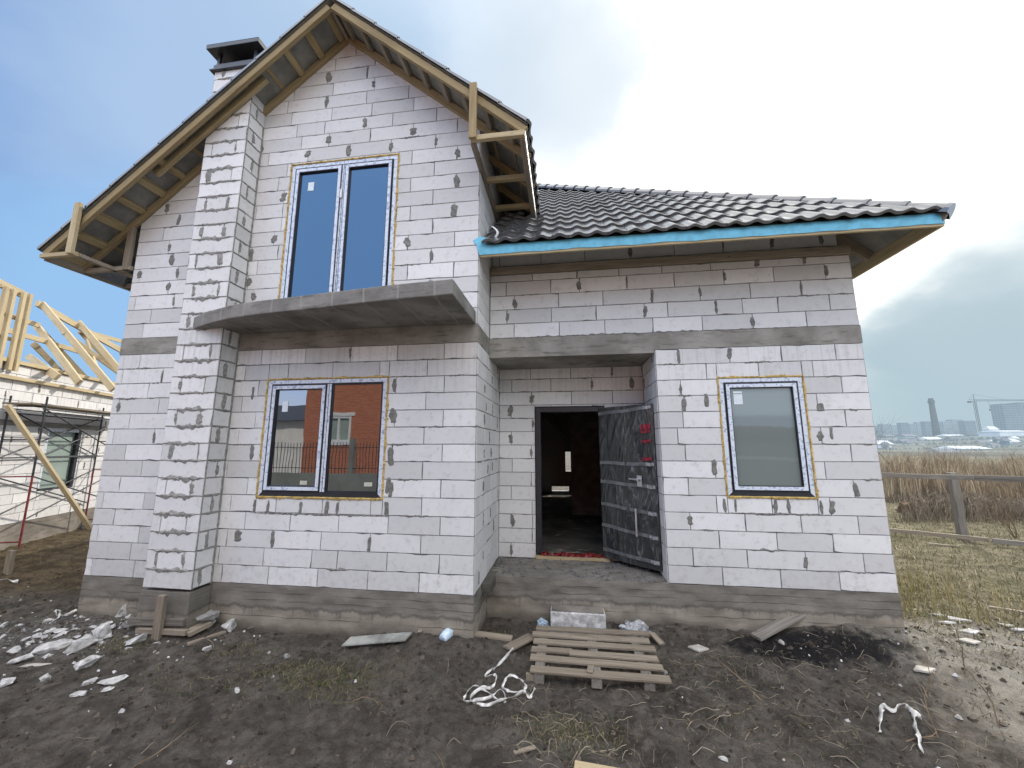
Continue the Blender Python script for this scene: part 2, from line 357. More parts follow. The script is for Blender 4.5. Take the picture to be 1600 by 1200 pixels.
# ------------------------------------------------------------------ world and sun
SUN_AZ, SUN_EL = math.radians(31), math.radians(36)
sd = Vector((math.sin(SUN_AZ)*math.cos(SUN_EL), math.cos(SUN_AZ)*math.cos(SUN_EL), math.sin(SUN_EL)))
sl = bpy.data.lights.new('sun', 'SUN'); sl.energy = 3.6; sl.angle = math.radians(1.2); sl.color = (1, .93, .82)
so = bpy.data.objects.new('sun', sl); C.objects.link(so); so.rotation_euler = sd.to_track_quat('Z', 'Y').to_euler(); so.location = (20, 30, 30)
w = bpy.data.worlds.new('World'); scene.world = w; w.use_nodes = True
wt = w.node_tree; wn = wt.nodes; wl = wt.links; bg = wn['Background']; bg.inputs[1].default_value = .1
sky = wn.new('ShaderNodeTexSky'); sky.sky_type = 'NISHITA'; sky.sun_disc = False; sky.sun_elevation = SUN_EL; sky.sun_rotation = SUN_AZ
sky.air_density = 1.0; sky.dust_density = 1.2; sky.ozone_density = 2.0
tc = wn.new('ShaderNodeTexCoord'); gen = tc.outputs['Generated']
def wnoise(scale, det, rough=.55, sc=(1, 1, 1)):
    mp = wn.new('ShaderNodeMapping'); mp.inputs['Scale'].default_value = sc; wl.new(gen, mp.inputs[0])
    n = wn.new('ShaderNodeTexNoise'); n.inputs['Scale'].default_value = scale; n.inputs['Detail'].default_value = det; n.inputs['Roughness'].default_value = rough; wl.new(mp.outputs[0], n.inputs['Vector']); return n
warp = wnoise(2.6, 5, .55, (1, 1, 1.8))
sub = wn.new('ShaderNodeVectorMath'); sub.operation = 'SUBTRACT'; wl.new(warp.outputs['Color'], sub.inputs[0]); sub.inputs[1].default_value = (.5, .5, .5)
scl = wn.new('ShaderNodeVectorMath'); scl.operation = 'SCALE'; wl.new(sub.outputs[0], scl.inputs[0]); scl.inputs['Scale'].default_value = .34
add = wn.new('ShaderNodeVectorMath'); add.operation = 'ADD'; wl.new(gen, add.inputs[0]); wl.new(scl.outputs[0], add.inputs[1])
nrm = wn.new('ShaderNodeVectorMath'); nrm.operation = 'NORMALIZE'; wl.new(add.outputs[0], nrm.inputs[0]); wdir = nrm.outputs[0]
def wmix(f, a, b, blend='MIX'):
    x = wn.new('ShaderNodeMix'); x.data_type = 'RGBA'; x.blend_type = blend
    for i, q in ((0, f), (6, a), (7, b)):
        if isinstance(q, (int, float)): x.inputs[i].default_value = q
        elif isinstance(q, tuple): x.inputs[i].default_value = q+(1,)
        else: wl.new(q, x.inputs[i])
    return x.outputs[2]
def wrange(v, a, b, c=0, d=1):
    x = wn.new('ShaderNodeMapRange'); x.interpolation_type = 'SMOOTHSTEP'; wl.new(v, x.inputs[0])
    for i, q in enumerate((a, b, c, d)): x.inputs[i+1].default_value = q
    return x.outputs[0]
def lobe(cur, d, r0, r1, colr, k, raw=False):
    """a patch of sky colour round direction d, full inside r0 degrees and gone by r1"""
    dp = wn.new('ShaderNodeVectorMath'); dp.operation = 'DOT_PRODUCT'; wl.new(gen if raw else wdir, dp.inputs[0]); dp.inputs[1].default_value = tuple(d.normalized())
    f = wrange(dp.outputs['Value'], math.cos(math.radians(r1)), math.cos(math.radians(r0)), 0, k)
    return wmix(f, cur, tuple(c*10 for c in colr))
def azel(az, el): a, e = math.radians(az), math.radians(el); return Vector((math.sin(a)*math.cos(e), math.cos(a)*math.cos(e), math.sin(e)))
cur = wmix(.72, sky.outputs[0], tuple(10*c for c in lin((138, 178, 224))))
cn = wnoise(2.6, 4, .5, (1, 1, 2.0)); cur = wmix(wrange(cn.outputs['Fac'], .40, .68, 0, .7), cur, tuple(10*c for c in lin((186, 208, 232))))
# the half of the sky behind the viewer: brightness added high up to fill the shaded facade, deep blue lower
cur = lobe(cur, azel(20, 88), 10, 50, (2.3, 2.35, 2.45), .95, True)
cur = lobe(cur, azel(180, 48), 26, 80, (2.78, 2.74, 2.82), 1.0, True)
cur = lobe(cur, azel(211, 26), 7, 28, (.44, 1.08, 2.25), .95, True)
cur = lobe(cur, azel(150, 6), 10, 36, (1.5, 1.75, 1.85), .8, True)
# front sky as in the photograph
cur = lobe(cur, ray(60, 40), 4, 26, lin((124, 160, 216)), .9)
cur = lobe(cur, ray(40, 260), 4, 16, lin((134, 170, 222)), .8)
cur = lobe(cur, ray(360, 170), 2, 22, lin((182, 208, 238)), .8)
cur = lobe(cur, ray(150, 480), 5, 16, lin((158, 203, 246)), .8)
cur = lobe(cur, ray(700, 20), 4, 22, lin((172, 200, 228)), .8)
cur = lobe(cur, ray(1300, 170), 19, 47, (1.25, 1.27, 1.25), 1.0)
cur = lobe(cur, ray(880, 100), 3, 13, lin((172, 196, 220)), .5)
cur = lobe(cur, ray(1290, 230), 10, 24, (1.7, 1.68, 1.6), .9)
cur = lobe(cur, ray(1560, 650), 9, 19, lin((178, 202, 211)), .9)
cur = lobe(cur, ray(1500, 530), 2, 12, lin((165, 190, 204)), .5)
cur = lobe(cur, ray(1580, 470), 4, 14, lin((186, 206, 216)), .75)
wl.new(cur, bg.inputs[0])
scene.view_settings.view_transform = 'Standard'; scene.view_settings.look = 'None'; scene.view_settings.exposure = 0; scene.view_settings.gamma = 1

# ------------------------------------------------------------------ block walls
def subtract(rects, h):
    out = []
    for a, b, c, d in rects:
        ha, hb, hc, hd = h
        if hb <= a or ha >= b or hd <= c or hc >= d: out.append((a, b, c, d)); continue
        if ha > a: out.append((a, ha, c, d))
        if hb < b: out.append((hb, b, c, d))
        a2, b2 = max(a, ha), min(b, hb)
        if hc > c: out.append((a2, b2, c, hc))
        if hd < d: out.append((a2, b2, hd, d))
    return [r for r in out if r[1]-r[0] > .02 and r[3]-r[2] > .02]
def clip_poly(poly, planes):
    for (A, B, D) in planes:                 # keep A*x+B*y<=D
        out = []
        for i in range(len(poly)):
            p, q = poly[i], poly[(i+1) % len(poly)]; dp = A*p[0]+B*p[1]-D; dq = A*q[0]+B*q[1]-D
            if dp <= 0: out.append(p)
            if dp*dq < 0: t = dp/(dp-dq); out.append((p[0]+(q[0]-p[0])*t, p[1]+(q[1]-p[1])*t))
        poly = out
        if len(poly) < 3: return []
    return poly
def inset(poly, g, r, step=.085):
    n = len(poly); cx = sum(p[0] for p in poly)/n; cy = sum(p[1] for p in poly)/n
    # offset every edge by g toward the middle
    L = []
    for i in range(n):
        p, q = poly[i], poly[(i+1) % n]; dx, dy = q[0]-p[0], q[1]-p[1]; l = math.hypot(dx, dy)
        if l < 1e-6: continue
        nx, ny = -dy/l, dx/l
        if (cx-p[0])*nx+(cy-p[1])*ny < 0: nx, ny = -nx, -ny
        gg = g*rng.uniform(.75, 1.25); L.append(((p[0]+nx*gg, p[1]+ny*gg), (dx/l, dy/l), (nx, ny)))
    pts = []
    n = len(L)
    for i in range(n):
        (p, d, _), (q, e, _) = L[i-1], L[i]; det = d[0]*e[1]-d[1]*e[0]
        if abs(det) < 1e-6: continue
        t = ((q[0]-p[0])*e[1]-(q[1]-p[1])*e[0])/det; pts.append((p[0]+d[0]*t, p[1]+d[1]*t))
    if len(pts) < 3: return []
    out = []; n = len(pts)
    for i in range(n):
        p, q = pts[i], pts[(i+1) % n]; l = math.hypot(q[0]-p[0], q[1]-p[1]); k = max(1, int(l/step))
        nx, ny = -(q[1]-p[1])/max(l, 1e-6), (q[0]-p[0])/max(l, 1e-6)
        if (cx-p[0])*nx+(cy-p[1])*ny < 0: nx, ny = -nx, -ny
        for j in range(k):
            t = (j+(rng.uniform(-.3, .3) if j else 0))/k
            dd = rng.uniform(0, r) + (rng.uniform(.004, .012) if (r > 0 and rng.random() < .05) else 0)
            out.append((p[0]+(q[0]-p[0])*t+nx*dd, p[1]+(q[1]-p[1])*t+ny*dd))
    return out
def blob(mb, T, u, z, w_, h_, d=.0065, mi=2, rag=.35, n=16, clipz=None):
    ph = rng.uniform(-6, 6); lean = rng.uniform(-.35, .35)*w_; ring = []; mid = []
    for i in range(n):
        a = 2*PI*i/n; k = 1+rng.uniform(-rag, rag)*.6
        c, s = math.cos(a), math.sin(a); q = (abs(c)**.6*(1 if c > 0 else -1), abs(s)**.6*(1 if s > 0 else -1))
        uu = u+q[0]*w_*k*(1+.18*math.sin(5*q[1]+ph)+ph*.03*q[1]*s)+lean*q[1]; zz = z+q[1]*h_*(1+rng.uniform(-.06, .06))
        ring.append(T(uu, zz, d-.004)); mid.append(T(u+(uu-u)*.62+rng.uniform(-.1, .1)*w_, z+(zz-z)*.72, d+rng.uniform(.002, .007)))
    vs = ring+mid+[T(u, z, d+.004)]
    fs = [(i, (i+1) % n, n+(i+1) % n, n+i) for i in range(n)]+[(n+i, n+(i+1) % n, 2*n) for i in range(n)]
    mb.add(vs, fs, mi)
def streak(mb, T, u0, u1, z, th, d=.0065, mi=2):            # squeezed-out mortar along a bed joint
    n = max(4, int((u1-u0)/.022)); top = []; bot = []; mid = []
    for i in range(n+1):
        u = u0+(u1-u0)*i/n; e = min(1, 4*min(i, n-i)/n+.12)
        k = .55+.45*math.sin(u*31+z*7)*math.sin(u*13.7+z*3)
        top.append(T(u, z+th*e*rng.uniform(.4, 1)*max(.25, k), d-.004)); bot.append(T(u, z-th*e*rng.uniform(.5, 1.3)*max(.3, 1-k*.7), d-.004)); mid.append(T(u, z+rng.uniform(-.2, .2)*th, d+rng.uniform(.003, .008)))
    vs = top+mid+bot; m = n+1
    fs = [(i, m+i, m+i+1, i+1) for i in range(n)]+[(m+i, 2*m+i, 2*m+i+1, m+i+1) for i in range(n)]
    mb.add(vs, fs, mi)
def block_wall(name, parent, O, U, N, u0, u1, courses, holes=(), clips=(), gap=.0030, ragged=.0020, smear=.12, bed=.03, thick=.3, tint=(.05, 1.0), rough=False, blob_w=.022, extra=None, face='block'):
    """rows of aerated blocks standing 6 mm proud of their joints. courses: (z0, z1, [joint positions])"""
    O, U, N = Vector(O), Vector(U), Vector(N); Z = Vector((0, 0, 1)); mb = MB()
    T = lambda u, z, d: O+U*u+Z*z+N*d
    flip = U.cross(Z).dot(N) < 0
    for ci, (z0, z1, js) in enumerate(courses):
        cuts = [u0]+[j for j in sorted(js) if u0+.04 < j < u1-.04]+[u1]
        for i in range(len(cuts)-1):
            rects = [(cuts[i], cuts[i+1], z0, z1)]
            for h in holes: rects = subtract(rects, h)
            tn = min(1, max(0, rng.gauss((tint[0]+tint[1])/2, (tint[1]-tint[0])/3)))
            if rng.random() < .09: tn *= .25
            for a, b, c, d in rects:
                poly = clip_poly([(a, c), (b, c), (b, d), (a, d)], clips)
                if not poly: continue
                lo = inset(poly, gap if not rough else gap*rng.uniform(.8, 1.5), ragged)
                if len(lo) < 3: continue
                cx = sum(p[0] for p in lo)/len(lo); cz = sum(p[1] for p in lo)/len(lo); n = len(lo)
                def tw(p):
                    l = math.hypot(p[0]-cx, p[1]-cz); k = max(0, 1-.0025/max(l, .01)); return (cx+(p[0]-cx)*k, cz+(p[1]-cz)*k)
                hi = [tw(p) for p in lo]; dz = .006+rng.uniform(-.0012, .0014)
                vs = [T(p[0], p[1], -.001) for p in lo]+[T(p[0], p[1], dz) for p in hi]
                top = tuple(range(n, 2*n)); fs = [(i2, (i2+1) % n, n+(i2+1) % n, n+i2) for i2 in range(n)]+[top]
                if flip: fs = [f[::-1] for f in fs]
                mb.add(vs, fs, 0, tn)
            if i and rects:
                j = cuts[i]; inh = any(h[0]-.03 < j < h[1]+.03 and h[2] < (z0+z1)/2 < h[3] for h in holes) or (clips and not clip_poly([(j, z0), (j+.01, z0), (j+.01, z1), (j, z1)], clips))
                if not inh and rng.random() < smear:
                    hh = (z1-z0)/2; k = rng.uniform(.55, 1.0)
                    blob(mb, T, j+rng.uniform(-.012, .012), (z0+z1)/2+rng.uniform(-.02, .02), blob_w*rng.uniform(.6, 1.7), hh*k, .007, rag=rng.uniform(.2, .55), n=22)
        if bed and ci:
            u = u0+rng.uniform(0, .5)
            while u < u1-.15:
                L = rng.uniform(.08, .4)
                if rng.random() < bed:
                    ok = not any(h[0]-.05 < u+L and u < h[1]+.05 and h[2]-.05 < z0 < h[3]+.05 for h in holes)
                    if ok and (not clips or clip_poly([(u, z0), (u+L, z0), (u+L, z0+.02), (u, z0+.02)], clips)): streak(mb, T, u, min(u+L, u1-.01), z0, rng.choice([rng.uniform(.008, .02), rng.uniform(.02, .042)]))
                u += L+rng.uniform(.05, .3)
    if extra: extra(mb, T)
    # the body behind the faces, with the openings left out
    zs = sorted({c[0] for c in courses}|{c[1] for c in courses}|{h[2] for h in holes}|{h[3] for h in holes}); zlo, zhi = courses[0][0], courses[-1][1]
    rects = [(u0, u1, zlo, zhi)]
    for h in holes: rects = subtract(rects, h)
    for a, b, c, d in rects:
        poly = clip_poly([(a, c), (b, c), (b, d), (a, d)], clips)
        if not poly: continue
        n = len(poly); vs = [T(p[0], p[1], 0) for p in poly]+[T(p[0], p[1], -thick) for p in poly]
        fs = [tuple(range(n)), tuple(range(n, 2*n))[::-1]]+[(i, n+i, n+(i+1) % n, (i+1) % n) for i in range(n)]
        if flip: fs = [f[::-1] for f in fs]
        mb.add(vs, fs, 1)
    return mb.build(name, [face, 'mortar_pale' if gap > .0045 else 'joint', 'mortar_pale' if gap > .0045 else 'mortar'], parent)
def bond(z0, n, h, u0, u1, even, odd, L=.6, from_right=True, jitter=.012, odds=.06):
    """running bond: joints start at even/odd from the right (or left) end"""
    cs = []
    for i in range(n):
        js = []; s = even if i % 2 == 0 else odd; x = (u1-s) if from_right else (u0+s)
        while u0 < x < u1:
            js.append(x+rng.uniform(-jitter, jitter))
            st = L if rng.random() > odds else L*rng.choice([.5, .67])
            x += -st if from_right else st
        cs.append((z0+i*h, z0+(i+1)*h, js))
    return cs

house = empty('unfinished_house', (-.2, .7, -.5), 'unfinished two-storey house of white aerated blocks with dark tiled roof and bare timber eaves', 'house')
AX, AZ, SL = -1.92, 7.22, .853; TH = math.atan(SL); cT, sT = math.cos(TH), math.sin(TH)
WL, XR, YR, YD, XV = -4.91, 4.52, .683, 1.513, 2.15
gclip = [(SL, 1, AZ+SL*AX+.16), (-SL, 1, AZ-SL*AX+.16)]
WIN_UP = (-2.63, -1.09, 3.2, 5.37); WIN_LO = (-2.665, -1.075, .965, 2.39); WIN_R = (2.865, 3.83, .975, 2.40); DOOR = (.55, 1.57, 0, 2.155)
CHX0, CHX1, CHY = -3.74, -3.13, -.27
def courses_front():
    cs = bond(0, 14, .1985, WL, 0, .605, .39); cs[-1] = (cs[-1][0], 2.775, cs[-1][2]); return cs
def ex_front(mb, T):
    for u, z, w_, h_ in ((-2.86, 2.22, .02, .09), (-1.0, 2.28, .03, .085), (-1.0, 1.92, .05, .1), (-1.0, 1.45, .045, .12), (-1.02, 1.12, .03, .1), (-2.5, .86, .018, .08), (-2.08, .86, .022, .075), (-1.75, .86, .03, .08), (-1.62, .86, .02, .07), (-1.02, .86, .03, .09), (-2.68, .87, .02, .08)):
        blob(mb, T, u, z, w_, h_, .0075)
    streak(mb, T, -2.72, -.98, .785, .03); streak(mb, T, -1.05, -.62, 2.385, .022); streak(mb, T, -1.05, -.75, 1.585, .035); streak(mb, T, -3.08, -2.75, 1.585, .025); streak(mb, T, -3.0, -2.8, 2.385, .02)
    blob(mb, T, -2.86, .52, .055, .075, .0075, rag=.5)
front = block_wall('wall', house, (0, 0, 0), (1, 0, 0), (0, -1, 0), WL, -.0005, courses_front(), [WIN_LO], smear=.14, bed=.26, extra=ex_front)
block_wall('wall', house, (0, 0, 0), (1, 0, 0), (0, -1, 0), WL, -.0005, bond(3.0, 22, .2, WL, 0, .6, .31), [WIN_UP], gclip, smear=.45, bed=.18, blob_w=.03, extra=None)
block_wall('wall', house, (.0, 0, 0), (0, 1, 0), (1, 0, 0), .0005, YD, bond(0, 14, .1985, 0, YD, .22, .42, L=.45, from_right=False, odds=.3), smear=.3, bed=.14, tint=(.2, .8))
block_wall('wall', house, (.0, 0, 0), (0, 1, 0), (1, 0, 0), .0005, 5.6, bond(3.0, 14, .2, 0, 5.6, .3, .5, from_right=False), smear=.12, bed=.04)
block_wall('wall', house, (0, YR, 0), (1, 0, 0), (0, -1, 0), XV+.0005, XR-.0005, bond(0, 14, .1985, XV, XR, .57, .29), [WIN_R], smear=.2, bed=.28,
    extra=lambda mb, T: ([blob(mb, T, u, .88, w_, .085, .0075) for u, w_ in ((2.83, .022), (2.95, .015), (3.38, .022), (3.52, .022), (3.86, .02), (3.97, .035))],
    streak(mb, T, 2.84, 3.95, .80, .028), blob(mb, T, 3.98, 2.02, .05, .05, .0075), blob(mb, T, 4.06, 1.72, .02, .085, .0075), blob(mb, T, 2.72, 2.12, .03, .09, .0075), blob(mb, T, 2.75, 1.32, .032, .1, .0075), blob(mb, T, 4.24, 1.08, .035, .09, .0075)))
cs = bond(3.0, 4, .2, 0, XR, .58, .28)+[(3.8, 3.90, [4.0, 3.45, 2.9, 2.3, 1.75, 1.2, .6])]
block_wall('wall', house, (0, YR, 0), (1, 0, 0), (0, -1, 0), .012, XR-.0005, cs, smear=.35, bed=.2, extra=lambda mb, T: ([streak(mb, T, .05+.5*i, .05+.5*i+rng.uniform(.35, .7), 3.004, rng.uniform(.018, .034), .009) for i in range(8)]))
block_wall('wall', house, (0, YR+.14, 0), (1, 0, 0), (0, -1, 0), .012, XR-.02, bond(3.90, 3, .2, 0, XR, .5, .2), smear=.1, bed=.02, thick=.15)
block_wall('wall', house, (0, YD, 0), (1, 0, 0), (0, -1, 0), .008, XV-.008, bond(0, 14, .1985, 0, XV, .2, .5, from_right=False), [DOOR], smear=.4, bed=.25, tint=(.15, .75), blob_w=.03)
block_wall('wall', house, (XV, 0, 0), (0, -1, 0), (-1, 0, 0), -YD, -YR-.0005, bond(0, 14, .1985, -YD, -YR, .3, .15, L=.45), smear=.12, bed=.03)
block_wall('wall', house, (XR, 0, 0), (0, 1, 0), (1, 0, 0), YR+.0005, 10.2, bond(0, 14, .1985, YR, 10.2, .3, .6, from_right=False)+bond(3.0, 4, .2, YR, 10.2, .3, .6, from_right=False)+[(3.8, 3.9, [])], smear=.08, bed=.03)
block_wall('wall', house, (WL, 0, 0), (0, -1, 0), (-1, 0, 0), -10.2, -.0005, bond(0, 14, .1985, -10.2, 0, .3, .6)+bond(3.0, 8, .2, -10.2, 0, .3, .6), smear=.08, bed=.03)
REAR_WIN = (.955, 1.9, .72, 1.40); REAR_GAP = (.46, 1.06, .03, .20)  # low slit added so its daylight stands for the bright patch indoors
m = MB()
for r in subtract(subtract([(WL+.01, XR-.01, 0, 3.9)], REAR_WIN), REAR_GAP): m.box((r[0], 9.9, r[2]), (r[1], 10.2, r[3]))
m.build('wall', 'block', house)
# interior seen through the doorway: floor slab, ceiling, partition, back rooms
m = MB(); m.box((.12, YD+.31, -.1), (XR-.31, 9.89, 0.0)); m.box((.58, YD+.0, -.1), (1.55, YD+.309, .0)); m.box((WL+.31, .35, -.1), (.118, 9.89, 0.0)); m.build('interior_floor', 'dimmed_floor', house)
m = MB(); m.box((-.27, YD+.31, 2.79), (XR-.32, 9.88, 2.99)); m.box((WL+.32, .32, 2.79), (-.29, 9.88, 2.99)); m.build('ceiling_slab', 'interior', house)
block_wall('partition_wall', house, (0, 5.2, 0), (1, 0, 0), (0, -1, 0), 1.10, XR-.33, bond(0, 14, .198, 1.1, 4.2, .3, .6, from_right=False), smear=.5, bed=.02, thick=.2, face='dimmed_block')
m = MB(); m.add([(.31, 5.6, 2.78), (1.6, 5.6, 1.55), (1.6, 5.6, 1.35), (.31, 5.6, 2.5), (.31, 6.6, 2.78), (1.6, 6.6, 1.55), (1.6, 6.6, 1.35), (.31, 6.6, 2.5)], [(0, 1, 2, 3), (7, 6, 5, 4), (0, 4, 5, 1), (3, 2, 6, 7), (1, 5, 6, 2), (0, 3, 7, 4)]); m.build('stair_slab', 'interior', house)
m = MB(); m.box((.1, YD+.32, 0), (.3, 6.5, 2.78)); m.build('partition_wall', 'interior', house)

# ring beams, foundations, porch (displaced concrete sheets)
def rough_slab(name, mat, parent, a, b, amp=.006, step=.05, seed=0, lower=0, faces='fblr'):
    """box a..b with fine uneven faces"""
    m = MB(); (x0, y0, z0), (x1, y1, z1) = a, b
    def sheet(P, Q, R_, N):                        # P + s*Q + t*R
        P, Q, R_, N = map(Vector, (P, Q, R_, N)); nu = max(1, int(Q.length/step)); nv = max(1, int(R_.length/step))
        s, t = np.meshgrid(np.arange(nu+1)/nu, np.arange(nv+1)/nv); e = np.minimum(1, np.minimum(np.minimum(s, 1-s)*nu, np.minimum(t, 1-t)*nv)/1.0)
        d = fbm(s*Q.length*4+seed, t*R_.length*9+seed*1.7, 4, .6)*amp*2*e
        vs = [tuple(P+Q*float(s[j, i])+R_*float(t[j, i])+N*float(d[j, i])) for j in range(nv+1) for i in range(nu+1)]
        fs = [(j*(nu+1)+i, j*(nu+1)+i+1, (j+1)*(nu+1)+i+1, (j+1)*(nu+1)+i) for j in range(nv) for i in range(nu)]
        if Q.cross(R_).dot(N) < 0: fs = [f[::-1] for f in fs]
        m.add(vs, fs)
    dx, dy, dz = x1-x0, y1-y0, z1-z0
    sheet((x0, y0, z0), (dx, 0, 0), (0, 0, dz), (0, -1, 0)); sheet((x0, y1, z0), (dx, 0, 0), (0, 0, dz), (0, 1, 0))
    sheet((x0, y0, z0), (0, dy, 0), (0, 0, dz), (-1, 0, 0)); sheet((x1, y0, z0), (0, dy, 0), (0, 0, dz), (1, 0, 0))
    sheet((x0, y0, z1), (dx, 0, 0), (0, dy, 0), (0, 0, 1)); sheet((x0, y0, z0), (dx, 0, 0), (0, dy, 0), (0, 0, -1))
    return m.build(name, mat, parent, smooth=True)
rough_slab('ring_beam', 'ringbeam', house, (WL-.004, -.008, 2.777), (.005, .29, 2.998), .005, seed=3)
rough_slab('ring_beam', 'ringbeam', house, (.006, -.004, 2.777), (.008, YR-.02, 2.998), .003, seed=9)
m = MB(); m.box((-.28, .292, 2.777), (.007, YD, 2.998)); m.build('ring_beam', 'ringbeam', house)
rough_slab('ring_beam', 'ringbeam', house, (.009, YR-.010, 2.78), (XR+.006, YR+.30, 2.998), .007, seed=5)
m = MB(); m.box((.012, YR-.012, 2.735), (XV-.012, YD, 2.778)); m.build('ring_beam', 'ringbeam', house)
rough_slab('ring_beam', 'ringbeam', house, (XR-.29, YR+.31, 2.78), (XR+.006, 10.2, 2.998), .005, .15, seed=6)
rough_slab('foundation', 'foundation', house, (WL-.004, -.006, -1.0), (.004, 1.45, -.002), .012, .04, seed=2)
rough_slab('foundation', 'foundation', house, (.006, YR-.006, -1.0), (XR+.004, 2.2, -.004), .014, .04, seed=4)
rough_slab('foundation', 'foundation', house, (WL-.004, 1.46, -1.0), (.0, 10.2, -.006), .008, .2, seed=2)
rough_slab('foundation', 'foundation', house, (.002, 2.21, -1.0), (XR+.004, 10.2, -.006), .008, .2, seed=2)
rough_slab('foundation', 'foundation', house, (CHX0-.01, CHY-.012, -1.0), (CHX1+.012, -.02, -.03), .006, .04, seed=8)
# loose mortar on the porch
m = MB()
for i in range(420):
    x = rng.uniform(.05, 2.05); y = rng.uniform(YR+.03, YD-.02); 
    if rng.random() > .25+.75*(1 if (x < .5 or x > 1.3) else .35): continue
    r = rng.uniform(.006, .028)*(1.3 if x < .5 else 1); z = .004
    a = rng.uniform(0, 6); vs = [(x+r*math.cos(a+k*PI/2.5)*rng.uniform(.6, 1.2), y+r*math.sin(a+k*PI/2.5)*rng.uniform(.6, 1.2), z-.006) for k in range(5)]+[(x, y, z+r*rng.uniform(.3, .8))]
    m.add(vs, [(k, (k+1) % 5, 5) for k in range(5)])
o = m.build('loose_mortar', 'joint', None); tag(o, 'crumbs of grey mortar scattered over the concrete porch by the door', 'mortar crumbs', None, 'stuff')

# chimney
def ex_ch(side):
    def f(mb, T):
        for i in range(1, 34):
            z = .2*i-.0
            if side == 'f': streak(mb, T, CHX0+.01+rng.uniform(0, .1), CHX1-.01-rng.uniform(0, .1), z, rng.uniform(.034, .062), .011)
            else: 
                if rng.random() < .7: pass
    return f
def ch_courses(z1, offs):
    return [(.2*i, min(.2*(i+1), 6.74), ([CHX0+.13+rng.uniform(-.02, .02), CHX1-.14+rng.uniform(-.02, .02)] if i % 2 else []) if offs == 'f' else ([.12+rng.uniform(-.03, .03)] if i % 2 == 0 else [])) for i in range(int(z1/.2+.95))]
chim = block_wall('chimney', house, (0, CHY, 0), (1, 0, 0), (0, -1, 0), CHX0-.004, CHX1+.010, ch_courses(6.79, 'f'), gap=.005, ragged=.004, smear=.85, bed=0, thick=.012, tint=(.45, 1), blob_w=.031, extra=ex_ch('f'))
chs = block_wall('chimney_side', chim, (CHX1, 0, 0), (0, 1, 0), (1, 0, 0), CHY-.004, -.004, [(a, b, [j-.27 for j in js]) for a, b, js in ch_courses(6.79, 's')], gap=.007, ragged=.005, smear=.95, bed=0, thick=.012, tint=(.2, .8), blob_w=.022, extra=lambda mb, T: ([streak(mb, T, CHY+.02, -.03, .2*i, rng.uniform(.016, .034), .010) for i in range(1, 33) if rng.random() < .8], [blob(mb, T, -.022, .1+.2*i, .018, .12, .006) for i in range(30)]))
block_wall('chimney_side', chim, (CHX0, 0, 0), (0, -1, 0), (-1, 0, 0), .004, -CHY, [(a, b, [j for j in js]) for a, b, js in ch_courses(6.79, 's')], gap=.007, ragged=.005, smear=.9, bed=.1, thick=.012)
m = MB(); m.box((CHX0+.013, CHY+.013, 0), (CHX1-.013, -.003, 5.0)); m.box((CHX0+.004, CHY+.013, 5.0), (CHX1-.004, .36, 6.74)); m.build('chimney_core', 'mortar_pale', chim)
block_wall('chimney_side', chim, (CHX0, 0, 0), (0, -1, 0), (-1, 0, 0), -.36, -.004, [(a, b, [.2-.4]) for a, b, js in ch_courses(6.79, 's') if a > 4.9], gap=.007, smear=.6, bed=.1, thick=.003)
# chimney cap: collar, corner posts, flat hood
m = MB(); cx0, cx1, cy0, cy1 = CHX0-.02, CHX1+.02, CHY-.02, .38
m.box((cx0, cy0, 6.745), (cx1, cy1, 6.830)); m.box((cx0-.03, cy0-.03, 6.720), (cx1+.03, cy1+.03, 6.744))
for x in (cx0+.02, cx1-.06):
    for y in (cy0+.02, cy1-.06): m.box((x, y, 6.830), (x+.04, y+.04, 7.020))
m.box((cx0+.01, cy0+.012, 6.830), (cx1-.01, cy0+.02, 6.855))
cap = m.build('chimney_cap', 'cap_metal', chim, bevel=.004)
m = MB(); a = .075; m.box((cx0-a, cy0-a, 7.020), (cx1+a, cy1+a, 7.085)); 
x0, x1, y0, y1 = cx0-a, cx1+a, cy0-a, cy1+a; mx, my = (x0+x1)/2, (y0+y1)/2
m.add([(x0, y0, 7.086), (x1, y0, 7.086), (x1, y1, 7.086), (x0, y1, 7.086), (mx, my, 7.140)], [(0, 1, 4), (1, 2, 4), (2, 3, 4), (3, 0, 4)]); m.build('chimney_hood', 'cap_metal', chim, bevel=.006)
m = MB(); m.box((cx0+.07, cy0+.07, 6.740), (cx1-.07, cy1-.07, 6.940)); m.build('flue', 'black', chim)

# balcony slab with a curved front
cpts = [(-.03, -.93), (-.4, -.90), (-.77, -.86), (-1.15, -.815), (-1.52, -.765), (-1.95, -.715), (-2.36, -.66), (-2.75, -.585), (-3.05, -.485), (-3.25, -.41), (-3.42, -.335), (-3.65, -.225), (-3.80, -.13), (-3.87, -.06), (-3.88, -.008)]
outl = [(-.02, -.010)]+cpts
m = MB(); n = len(outl)
tops = [(x, y, 3.155+.02*fbm(np.array(x*3.), np.array(1.))*.3) for x, y in outl]; vs = [(x, y, 2.995) for x, y in outl]+[tuple(map(float, t)) for t in tops]
m.add(vs, [tuple(range(n)), tuple(range(n, 2*n))[::-1]]+[(i, n+i, n+(i+1) % n, (i+1) % n) for i in range(n)])
slab = m.build('balcony_slab', 'slab', house, bevel=.012)

